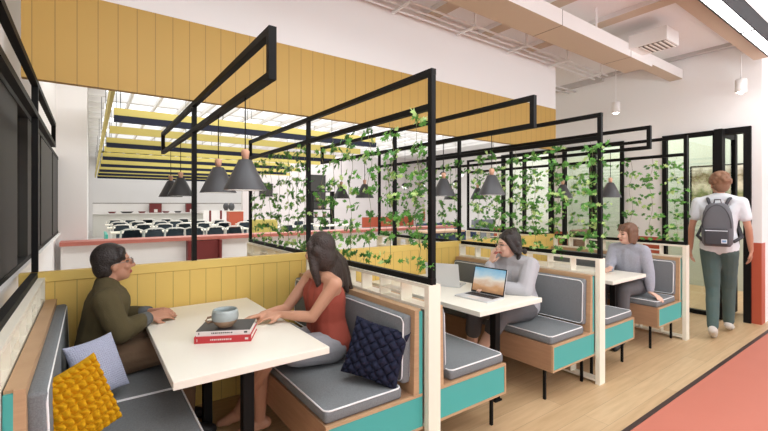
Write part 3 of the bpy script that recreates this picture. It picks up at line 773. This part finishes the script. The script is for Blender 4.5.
bm = bmesh.new(); lathe(bm, prof, (0, 0, 0), 36, [1, 1, 1, 1, 0, 0, 0, 0, 0, 0, 0, 0]); obj('cup_body', bm, [M_glaze, M_clay], t)
bm = bmesh.new(); tube(bm, [V((-.060, .0, .028)), V((-.085, 0, .022)), V((-.096, 0, .034)), V((-.086, 0, .048)), V((-.063, 0, .052))], .006, 8); o = obj('handle', bm, M_clay, t); o.rotation_euler[2] = rzb

def laptop(label, loc, rz, open_deg, w=.30, d=.205, scr=True):
    t = thing('laptop', label, 'laptop', loc, rz)
    bm = bmesh.new(); box(bm, -d/2, d/2, -w/2, w/2, 0, .012, bev=.003); obj('base', bm, M_silver, t)
    bs = []
    for i in range(5):
        for j in range(13): bs.append((-.01+i*.0185-.00, -.01+i*.0185+.0155, -w*.43+j*w*.86/13, -w*.43+(j+.85)*w*.86/13, .0125, .0138))
    B('keyboard', M_key, t, *bs); B('trackpad', M_grille, t, (-d/2+.012, -d/2+.07, -.045, .045, .0118, .0126))
    lid = bpy.data.objects.new('lid_pivot', None)
    T = Matrix.Translation((d/2-.004, 0, .012)) @ Matrix.Rotation(math.radians(open_deg), 4, 'Y')
    bm = bmesh.new(); box(bm, 0, .006, -w/2, w/2, 0, d, bev=.002); bmesh.ops.transform(bm, matrix=T, verts=bm.verts); l = obj('lid', bm, M_silver, t)
    bm = bmesh.new(); box(bm, -.0015, .0005, -w/2+.001, w/2-.001, .001, d-.001); bmesh.ops.transform(bm, matrix=T, verts=bm.verts); obj('bezel', bm, M_key, l)
    bm = bmesh.new(); box(bm, -.0025, -.0015, -w/2+.01, w/2-.01, .014, d-.010); bmesh.ops.transform(bm, matrix=T, verts=bm.verts); obj('screen', bm, M_screen, l)
laptop('open laptop with a lit desert picture on its screen, nearer one', (2.36, 2.06, TB), math.radians(4), 14)
laptop('open silver laptop seen from behind its lid', (2.52, 2.56, TB), math.radians(180+28), 16, .29, .20)

# ------------------------------------------------------------------ people
def remesh(bm, vox, sm, name, mats, parent=None, paint=None, factor=.5):
    bmesh.ops.recalc_face_normals(bm, faces=bm.faces[:])
    me = bpy.data.meshes.new('tmp'); bm.to_mesh(me); bm.free()
    o = bpy.data.objects.new('tmp', me); COL.objects.link(o)
    a = o.modifiers.new('r', 'REMESH'); a.mode = 'VOXEL'; a.voxel_size = vox
    s = o.modifiers.new('s', 'SMOOTH'); s.factor = factor; s.iterations = sm
    dg = bpy.context.evaluated_depsgraph_get(); dg.update()
    m2 = bpy.data.meshes.new_from_object(o.evaluated_get(dg)); bpy.data.objects.remove(o); bpy.data.meshes.remove(me)
    m2.name = name; m2.materials.clear()
    for x in mats: m2.materials.append(x)
    for p in m2.polygons:
        p.use_smooth = True; p.material_index = paint(p.center) if paint else 0
    r = bpy.data.objects.new(name, m2); COL.objects.link(r)
    if parent: r.parent = parent
    return r
def hand(bm, w, d, n, left, curl=.5, sc=1.0):
    """w wrist, d finger direction, n back-of-hand direction"""
    w = V(w); d = V(d).normalized(); n = V(n); n = (n-d*n.dot(d)).normalized(); s = d.cross(n)
    if left: s = -s     # s points to the thumb side
    k0 = []
    for q in (.030, .011, -.009, -.028):
        kp = w+d*.082*sc+s*q*sc; cap(bm, w+s*q*.55*sc, .014*sc, kp, .0115*sc, 8); k0.append(kp)
    for kp, L_, q in zip(k0, (.072, .080, .074, .058), (.1, .03, -.04, -.12)):
        dd = (d+s*q-n*curl*.5).normalized(); m = kp+dd*L_*.5*sc; cap(bm, kp, .0095*sc, m, .0088*sc, 8)
        d2 = (d+s*q*.5-n*curl*1.5).normalized(); cap(bm, m, .0088*sc, m+d2*L_*.5*sc, .0072*sc, 8)
    tb = w+d*.02*sc+s*.022*sc; tm = tb+(d*.65+s*.75-n*.25).normalized()*.038*sc; cap(bm, tb, .013*sc, tm, .0105*sc, 8)
    cap(bm, tm, .0105*sc, tm+(d*1.0+s*.25-n*.35).normalized()*.034*sc, .0085*sc, 8)
def person(label, loc, rz, J, S):
    P = {k: V(v) for k, v in J.items()}
    t = thing('person', label, 'person', loc, rz)
    fwd = V(P['face']).normalized(); up = V(P.get('hup', (0, 0, 1))); rt = fwd.cross(up).normalized(); up = rt.cross(fwd).normalized(); h = P['head']
    HM = Matrix(((fwd.x, rt.x, up.x), (fwd.y, rt.y, up.y), (fwd.z, rt.z, up.z)))
    K = S.get('hk', .9); hp = lambda a, b, c: h+(fwd*a+rt*b+up*c)*K
    E = lambda bm, c, r, M=None, seg=16: ell(bm, c, tuple(q*K for q in r), M, seg)
    Cp = lambda bm, a, r0, b, r1: cap(bm, a, r0*K, b, r1*K)
    bm = bmesh.new(); w = S.get('w', 1.0)
    def torso(bm, g, shoulders=True):
        pe, ch = P['pelvis'], P['chest']; ax = (P['shL']-P['shR']).normalized(); hx = (P['hipL']-P['hipR']).normalized()
        mid = (pe+ch)/2
        for sgn in (1, -1):
            cap(bm, pe+hx*.075*sgn*w, .108*w+g, mid+(hx+ax)*.5*.058*sgn*w, .088*w+g)
            cap(bm, mid+(hx+ax)*.5*.058*sgn*w, .088*w+g, ch+ax*.078*sgn*w, .095*w+g)
            if shoulders:
                sh = P['shL'] if sgn > 0 else P['shR']
                cap(bm, ch+ax*.07*sgn, .09*w+g, sh-ax*sgn*.012, .050*w+g); cap(bm, P['neck'], .045+g, sh-ax*sgn*.012, .048*w+g)
        cap(bm, pe, .1*w+g, ch, .1*w+g)
        cap(bm, ch, .1*w+g, P['neck']-(P['neck']-ch)*.3, .06*w+g)
    torso(bm, 0)
    cap(bm, P['neck']-V((0, 0, .02)), .054*w, hp(-.02, 0, -.05), .05*w)
    for s in 'LR':
        cap(bm, P['sh'+s], .048*w, P['el'+s], .036*w); cap(bm, P['el'+s], .037*w, (P['el'+s]*.6+P['wr'+s]*.4), .036*w); cap(bm, (P['el'+s]*.6+P['wr'+s]*.4), .036*w, P['wr'+s], .024*w)
        hand(bm, P['wr'+s], P['hd'+s], P['hn'+s], s == 'L', S.get('curl', .5), S.get('hs', .95))
        cap(bm, P['hip'+s], .088*w, P['kn'+s], .058*w)
        mid = P['kn'+s]*.65+P['an'+s]*.35; cap(bm, P['kn'+s], .055*w, mid, .054*w); cap(bm, mid, .054*w, P['an'+s], .036*w)
        a, to = P['an'+s], P['toe'+s]; fd = (to-a); cap(bm, a-fd*.25-V((0, 0, .03)), .034, to, .024); cap(bm, a, .036, a+fd*.6-V((0, 0, .012)), .032)
    # head
    E(bm, hp(-.012, 0, .022), (.094, .074, .098), HM, 20); E(bm, hp(.022, 0, -.045), (.064, .056, .066), HM)
    E(bm, hp(.05, 0, -.085), (.026, .028, .022), HM)
    Cp(bm, hp(.083, 0, .018), .009, hp(.104, 0, -.022), .013); E(bm, hp(.09, 0, -.026), (.014, .019, .010), HM)
    for q in (1, -1):
        E(bm, hp(-.008, q*.076, -.008), (.017, .009, .030), HM); Cp(bm, hp(.078, q*.014, .036), .009, hp(.066, q*.05, .034), .008); E(bm, hp(.062, q*.038, -.022), (.022, .022, .022), HM)
    E(bm, hp(.084, 0, -.056), (.010, .023, .0055), HM); E(bm, hp(.081, 0, -.067), (.010, .019, .0065), HM)
    lipc = hp(.09, 0, -.060); eyes = [hp(.08, q*.031, .010) for q in (1, -1)]; brows = [hp(.08, q*.033, .033) for q in (1, -1)]
    def paint(c):
        if (c-h).length > .16: return 0
        r_ = c-lipc
        if abs(r_.dot(rt)) < .024 and abs(r_.dot(up)) < .0085 and r_.dot(fwd) > -.02: return 1
        for e in eyes:
            r_ = c-e
            if abs(r_.dot(rt)) < .013 and abs(r_.dot(up)) < .0055 and r_.dot(fwd) > -.03: return 2
        for e in brows:
            r_ = c-e
            if abs(r_.dot(rt)) < .017 and abs(r_.dot(up)) < .003 and r_.dot(fwd) > -.03: return 2
        return 0
    remesh(bm, .0055, 3, 'body', [S['skin'], M_lip, M_eye], t, paint)
    # top
    bm = bmesh.new(); g = S.get('tg', .014)
    torso(bm, g, S.get('sleeve', 0) > 0 or True if S.get('sleeve', 0) else False)
    sl = S.get('sleeve', 0)
    if not sl:
        ax = (P['shL']-P['shR']).normalized()
        for sgn, s in ((1, 'L'), (-1, 'R')):
            cap(bm, P['chest']+ax*.07*sgn, .085*w+g, P['neck']*.45+P['sh'+s]*.55, .034*w+g*.6)
    for s in 'LR':
        if sl: cap(bm, P['sh'+s], .054*w+g, P['sh'+s].lerp(P['el'+s], min(1, sl)), .042*w+g*1.2)
        if sl > 1:
            cap(bm, P['el'+s], .043*w+g*1.1, P['el'+s].lerp(P['wr'+s], .55), .040*w+g); cap(bm, P['el'+s].lerp(P['wr'+s], .55), .040*w+g, P['el'+s].lerp(P['wr'+s], sl-1), .027*w+g*.9)
    for e in S.get('extra_top', []): cap(bm, *e)
    top = remesh(bm, .009, 4, S.get('topname', 'sweater'), [S['top']], t)
    tx = bpy.data.textures.get('folds') or bpy.data.textures.new('folds', 'CLOUDS'); tx.noise_scale = .12
    dm = top.modifiers.new('folds', 'DISPLACE'); dm.texture = tx; dm.strength = .011; dm.mid_level = .45
    if S.get('cuff'):
        bm = bmesh.new()
        for s in 'LR': bm = bmesh.new(); tube(bm, [P['el'+s].lerp(P['wr'+s], q) for q in (.62, .82, .98)], [.046*w, .044*w, .036*w], 14); obj('cuff', bm, S['cuff'], t, True)
    # legs
    bm = bmesh.new(); g = .013; pe = P['pelvis']; hx = (P['hipL']-P['hipR']).normalized()
    for sgn in (1, -1): cap(bm, pe+hx*.075*sgn*w, .103*w+g, pe+hx*.06*sgn*w+V((0, 0, .03)), .088*w+g)
    lg = S.get('leg', 2)
    for s in 'LR':
        cap(bm, P['hip'+s], .094*w+g, P['hip'+s].lerp(P['kn'+s], min(1, lg)), (.064*w+g) if lg >= 1 else .085*w+g)
        if lg > 1:
            mid = P['kn'+s]*.65+P['an'+s]*.35; cap(bm, P['kn'+s], .060*w+g, mid, .056*w+g); cap(bm, mid, .056*w+g, P['kn'+s].lerp(P['an'+s], lg-1.03), .044*w+g)
    bt = remesh(bm, .009, 4, S.get('botname', 'trousers'), [S['bot']], t)
    dm = bt.modifiers.new('folds', 'DISPLACE'); dm.texture = tx; dm.strength = .009; dm.mid_level = .5
    if S.get('shoe'):
        for s in 'LR':
            bm = bmesh.new(); a, to = P['an'+s], P['toe'+s]; fd = to-a; cap(bm, a-fd*.28-V((0, 0, .022)), .042, to+fd*.08, .033); cap(bm, a-V((0, 0, .01)), .044, a+fd*.5-V((0, 0, .015)), .038)
            remesh(bm, .008, 3, 'shoe', [S['shoe']], t)
    # hair
    bm = bmesh.new(); hk = S['hair']
    E(bm, hp(-.026, 0, .045), (.100, .085, .098), HM, 20)
    if hk == 'short':
        E(bm, hp(-.055, 0, -.005), (.066, .078, .085), HM); Cp(bm, hp(.035, -.05, .085), .030, hp(.035, .05, .085), .030)
        for q in (1, -1): Cp(bm, hp(.0, q*.068, .04), .022, hp(-.015, q*.07, .01), .014)
        Cp(bm, hp(.03, .064, .06), .022, hp(.05, .055, .035), .012); Cp(bm, hp(.03, -.064, .06), .022, hp(.05, -.055, .035), .012)
    elif hk == 'bob':
        E(bm, hp(-.045, 0, -.02), (.075, .086, .105), HM)
        for q in (1, -1): Cp(bm, hp(.01, q*.075, .05), .026, hp(.008, q*.078, -.075), .022); Cp(bm, hp(-.04, q*.07, .0), .03, hp(-.035, q*.075, -.085), .026)
        for q in (-.05, -.02, .02, .05): Cp(bm, hp(.04, q, .095), .024, hp(.079, q, .050), .010)
    elif hk == 'loose':
        E(bm, hp(-.055, 0, -.01), (.070, .084, .095), HM); rng = random.Random(6)
        for k in range(60):
            q = rng.uniform(-.095, .095); zz = rng.uniform(-.17, .13); E(bm, hp(-.06+rng.uniform(-.05, .03)-(.02 if zz < 0 else -.02), q*(1 if zz < .05 else .7), zz), (.024, .024, .028), None, 8)
        for q in (1, -1): Cp(bm, hp(.03, q*.06, .075), .026, hp(-.02, q*.082, -.04), .024)
    elif hk == 'bun':
        E(bm, hp(-.055, 0, -.01), (.066, .078, .085), HM); E(bm, hp(-.11, 0, .10), (.05, .05, .05), HM)
        for q in (1, -1): Cp(bm, hp(.03, q*.06, .07), .026, hp(.0, q*.078, -.03), .012)
    elif hk == 'long':
        E(bm, hp(-.04, 0, -.02), (.082, .092, .12), HM); rng = random.Random(2)
        for k in range(15):
            q = -.085+.17*k/14; b = hp(-.065+.03*abs(q)/.085, q, .02)
            e = P['chest']+V((-.135, 0, .06))+rt*q*1.25+V((rng.uniform(-.01, .01), 0, rng.uniform(-.07, .05)))
            m = b.lerp(e, .5)+V((-.03, 0, 0)); Cp(bm, b, .03, m, .028); Cp(bm, m, .028, e, .016)
        for q in (1, -1):
            Cp(bm, hp(.02, q*.072, .06), .026, hp(-.01, q*.092, -.10), .030); Cp(bm, hp(-.01, q*.092, -.10), .030, P['chest']+V((-.05, 0, .02))+rt*q*.10, .018)
    elif hk == 'curly':
        rng = random.Random(4); E(bm, hp(-.05, 0, -.01), (.06, .078, .08), HM)
        for k in range(130):
            a = rng.uniform(0, 2*math.pi); e = rng.uniform(-.25, 1.5); d = V((math.cos(a)*math.cos(e), math.sin(a)*math.cos(e), math.sin(e)))
            if d.x > .45 and d.z < .55: continue
            E(bm, hp(-.022+d.x*.1, d.y*.086, .045+d.z*.096), (.021, .021, .021), None, 8)
    remesh(bm, .0065, 2, 'hair', [S['hairm']], t)
    if S.get('glasses'):
        bm = bmesh.new()
        for q in (1, -1):
            tube(bm, [hp(.098, q*.033+.021*math.cos(a), .008+.017*math.sin(a)) for a in [k*math.pi/8 for k in range(16)]], .0018, 6, True)
            tube(bm, [hp(.096, q*.054, .012), hp(.0, q*.084, .012), hp(-.02, q*.082, -.002)], .0018, 6)
        tube(bm, [hp(.1, -.012, .012), hp(.104, 0, .015), hp(.1, .012, .012)], .0018, 6)
        obj('glasses', bm, M_glassframe, t)
    return t, hp
# x forward, y left, z up, origin on the floor below the pelvis
person('person in olive sweater and glasses sitting at the front table, hands on it', (.03, 2.80, 0), 0, dict(
    pelvis=(0, 0, .575), chest=(.055, 0, .86), neck=(.045, 0, .965), head=(.085, 0, 1.075), face=(1, .05, .10), hup=(-.05, 0, 1),
    shL=(.05, .175, .915), shR=(.04, -.175, .905), elL=(.12, .20, .72), elR=(.10, -.21, .73), wrL=(.27, .04, .765), wrR=(.25, -.08, .765),
    hdL=(1, -.35, .0), hdR=(1, .30, .0), hnL=(0, .7, .7), hnR=(0, -.6, .8),
    hipL=(.02, .09, .56), hipR=(.02, -.09, .56), knL=(.44, .11, .575), knR=(.44, -.12, .575), anL=(.43, .11, .10), anR=(.43, -.12, .10), toeL=(.57, .12, .035), toeR=(.57, -.13, .035)),
    dict(skin=M_skin1, top=M_olive, cuff=M_cuff, bot=M_brown, sleeve=1.8, tg=.016, w=.95, hair='short', hairm=M_hairblack, glasses=True, shoe=M_key))
person('person with long dark hair in a rust top, back turned, on the front bench', (1.20, 2.26, 0), math.pi, dict(
    pelvis=(0, 0, .585), chest=(.03, 0, .86), neck=(.04, 0, .985), head=(.06, 0, 1.125), face=(.5, -.86, -.08), hup=(.05, 0, 1),
    shL=(.04, .165, .955), shR=(.04, -.165, .955), elL=(.155, .10, .765), elR=(.20, -.18, .76), wrL=(.28, -.06, .765), wrR=(.37, -.12, .765),
    hdL=(.9, -.25, .0), hdR=(1, .2, .0), hnL=(0, .3, 1), hnR=(0, -.3, 1),
    hipL=(.02, .09, .565), hipR=(.02, -.09, .565), knL=(.40, .09, .60), knR=(.40, -.07, .55), anL=(.44, -.36, .11), anR=(.36, -.20, .10), toeL=(.53, -.44, .035), toeR=(.50, -.24, .035)),
    dict(skin=M_skin2, top=M_tank, bot=M_denim, leg=.6, sleeve=0, w=.9, hair='long', hairm=M_hairlong, topname='tank_top', botname='shorts', hs=.9))
person('person in pale grey sweater and glasses, chin on hand, beside the laptops', (2.92, 2.12, 0), math.pi, dict(
    pelvis=(0, 0, .585), chest=(.05, 0, .86), neck=(.085, 0, .97), head=(.135, 0, 1.085), face=(.86, -.5, -.10), hup=(.1, 0, 1),
    shL=(.07, .165, .93), shR=(.07, -.165, .93), elL=(.20, .20, .745), elR=(.26, -.13, .755), wrL=(.34, .02, .775), wrR=(.22, -.11, .935),
    hdL=(.9, -.4, .0), hdR=(-.1, .35, 1), hnL=(0, .3, 1), hnR=(1, -.4, .2),
    hipL=(.02, .09, .565), hipR=(.02, -.09, .565), knL=(.38, .13, .58), knR=(.42, -.10, .56), anL=(.54, .02, .26), anR=(.40, -.18, .10), toeL=(.66, .0, .18), toeR=(.54, -.2, .035)),
    dict(skin=M_skin3, top=M_sweat, bot=M_dress, leg=1.35, sleeve=1.85, tg=.02, w=.92, hair='loose', hairm=M_hairblack, glasses=True, shoe=M_key))
person('person with brown bob in melange grey sweater in the farthest booth', (4.68, 1.99, 0), math.pi, dict(
    pelvis=(0, 0, .585), chest=(.04, 0, .86), neck=(.05, 0, .975), head=(.085, 0, 1.10), face=(.82, -.57, -.06), hup=(.1, 0, 1),
    shL=(.05, .145, .94), shR=(.05, -.145, .94), elL=(.06, .20, .72), elR=(.20, -.14, .72), wrL=(.10, .225, .53), wrR=(.34, -.05, .765),
    hdL=(.2, .5, -.15), hdR=(1, .2, .0), hnL=(0, .5, 1), hnR=(0, -.3, 1),
    hipL=(.02, .09, .565), hipR=(.02, -.09, .565), knL=(.40, .10, .57), knR=(.42, -.10, .57), anL=(.42, .10, .10), anR=(.44, -.12, .10), toeL=(.56, .10, .035), toeR=(.58, -.12, .035)),
    dict(skin=M_skin3, top=M_sweat2, bot=M_dress, leg=1.9, sleeve=1.85, tg=.014, w=.86, hair='bob', hairm=M_hairbrown, shoe=M_key))
th = math.atan2(.18, .98)
man, hp = person('person walking away in white T-shirt and faded jeans with a backpack', (5.45, 1.44, 0), th, dict(
    pelvis=(0, 0, .97), chest=(.01, 0, 1.30), neck=(.02, 0, 1.49), head=(.045, 0, 1.625), face=(.90, .42, -.02), hup=(0, 0, 1),
    shL=(.01, .178, 1.435), shR=(.01, -.178, 1.435), elL=(-.02, .235, 1.16), elR=(.02, -.235, 1.16), wrL=(.04, .25, .92), wrR=(.10, -.25, .93),
    hdL=(.1, 0, -1), hdR=(.25, 0, -1), hnL=(0, 1, 0), hnR=(0, -1, 0),
    hipL=(0, .075, .93), hipR=(0, -.075, .93), knL=(.0, .055, .52), knR=(.20, -.065, .53), anL=(-.20, .035, .12), anR=(.30, -.06, .09), toeL=(-.07, .04, .035), toeR=(.43, -.07, .035)),
    dict(skin=M_skin1, top=M_tee, bot=M_jean, sleeve=.55, tg=.016, hair='curly', hairm=M_haircurl, topname='t_shirt', botname='jeans', leg=1.95, shoe=M_shoe, curl=.7, w=.85, hk=.95))
# backpack
c, s_ = math.cos(th), math.sin(th)
bp = thing('backpack', 'grey backpack with front pocket worn by the walking man', 'backpack', (5.45, 1.44, -.045), th)
bm = bmesh.new()
N_ = 20
for (zc_, w_, d_) in (): pass
prof = [(1.03, .105, .05), (1.06, .124, .068), (1.15, .13, .075), (1.28, .127, .072), (1.38, .114, .062), (1.45, .09, .045), (1.475, .05, .025)]
rings = []
for z, hw, hd in prof:
    ring = []
    for k in range(28):
        a = 2*math.pi*k/28; ca, sa = math.cos(a), math.sin(a); e = .6
        ring.append(bm.verts.new((-.195+hd*math.copysign(abs(ca)**e, ca), hw*math.copysign(abs(sa)**e, sa), z)))
    rings.append(ring)
for a, b in zip(rings, rings[1:]):
    for k in range(28): bm.faces.new((a[k], a[(k+1) % 28], b[(k+1) % 28], b[k]))
bm.faces.new(rings[0][::-1]); bm.faces.new(rings[-1]); obj('main_bag', bm, M_pack, bp, True)
bm = bmesh.new(); box(bm, -.305, -.255, -.098, .098, 1.045, 1.215, bev=.02); pk = obj('front_pocket', bm, M_packd, bp, True)
B('zip', M_patch, pk, (-.309, -.302, -.09, .09, 1.19, 1.197))
B('label_patch', M_patch, pk, (-.309, -.303, -.085, -.04, 1.07, 1.11))
B('label_mark', mat('patch_blue', (120, 160, 200), .7), pk, (-.311, -.308, -.078, -.047, 1.08, 1.10))
bm = bmesh.new(); tube(bm, [(-.27, .115*math.cos(a), 1.22+.235*math.sin(a)) for a in [math.pi*k/16 for k in range(17)]], .005, 6); obj('main_zip', bm, M_packd, bp)
bm = bmesh.new(); tube(bm, [(-.16, -.03, 1.47), (-.165, -.025, 1.51), (-.165, .025, 1.51), (-.16, .03, 1.47)], .007, 8); obj('grab_loop', bm, M_packd, bp)
for q in (1, -1):
    bm = bmesh.new()
    pts = [(-.15, q*.06, 1.44), (-.085, q*.085, 1.515), (.0, q*.10, 1.53), (.085, q*.115, 1.46), (.125, q*.13, 1.33), (.10, q*.16, 1.20), (.0, q*.185, 1.12), (-.13, q*.13, 1.08)]
    tube(bm, pts, .016, 8); obj('shoulder_strap', bm, M_packd, bp, True)

# ------------------------------------------------------------------ light and camera
def area(name, loc, rot, sx, sy, power, col=(1, 1, 1)):
    l = bpy.data.lights.new(name, 'AREA'); l.shape = 'RECTANGLE'; l.size = sx; l.size_y = sy; l.energy = power*.93; l.color = col
    o = bpy.data.objects.new(name, l); COL.objects.link(o); o.location = loc; o.rotation_euler = rot; return o
CW = (.90, .96, 1)
area('booth_fill', (1.1, 1.72, 3.0), (0, 0, 0), 2.2, .5, 26, CW)  # area light added over the booths, no lamp hangs here
area('aisle_light', (3.3, 1.03, 2.90), (0, 0, 0), 5.2, .09, 24, CW)
area('aisle_light', (2.8, -.9, 3.34), (0, 0, 0), 5.0, .6, 46, CW)  # unseen light added behind the camera, without a fixture
area('added_ceiling_fill', (3.2, -.5, 2.2), (math.radians(180-14), 0, 0), 5.5, .6, 98, (.86, .94, 1))  # added upward light to brighten the ceiling, no real lamp there
area('added_ceiling_fill', (5.4, .3, 2.0), (math.radians(180-12), 0, 0), 1.6, .4, 14, CW)  # another added upward light out of view, lifts the far ceiling
area('room_fill', (7.6, 3.2, 3.3), (0, 0, 0), 1.4, 2.4, 90)  # light added to brighten the room behind the glass doors
area('hall_fill', (6, 14, 3.8), (0, 0, 0), 9, 9, 420)  # area light added to brighten the hall walls, not a fixture
area('hall_fill', (3.0, 5.4, 3.3), (math.radians(45), 0, 0), 6, .6, 90)  # added light aimed into the hall from the booth side
w = bpy.data.worlds.new('world'); SC.world = w; w.use_nodes = True
w.node_tree.nodes['Background'].inputs[0].default_value = (.96, .98, 1, 1); w.node_tree.nodes['Background'].inputs[1].default_value = 1.7
cam = bpy.data.cameras.new('camera'); cam.lens = F/768*36; cam.sensor_width = 36; cam.shift_y = (HZ-215.5)/768; cam.clip_start = .02
co = bpy.data.objects.new('camera', cam); COL.objects.link(co); co.location = (0, 0, EYE); co.rotation_euler = (math.pi/2, 0, -math.radians(35.8)); SC.camera = co
SC.view_settings.view_transform = 'Standard'; SC.view_settings.look = 'None'; SC.view_settings.gamma = 1; SC.view_settings.use_curve_mapping = False
SC.view_settings.exposure = -.02
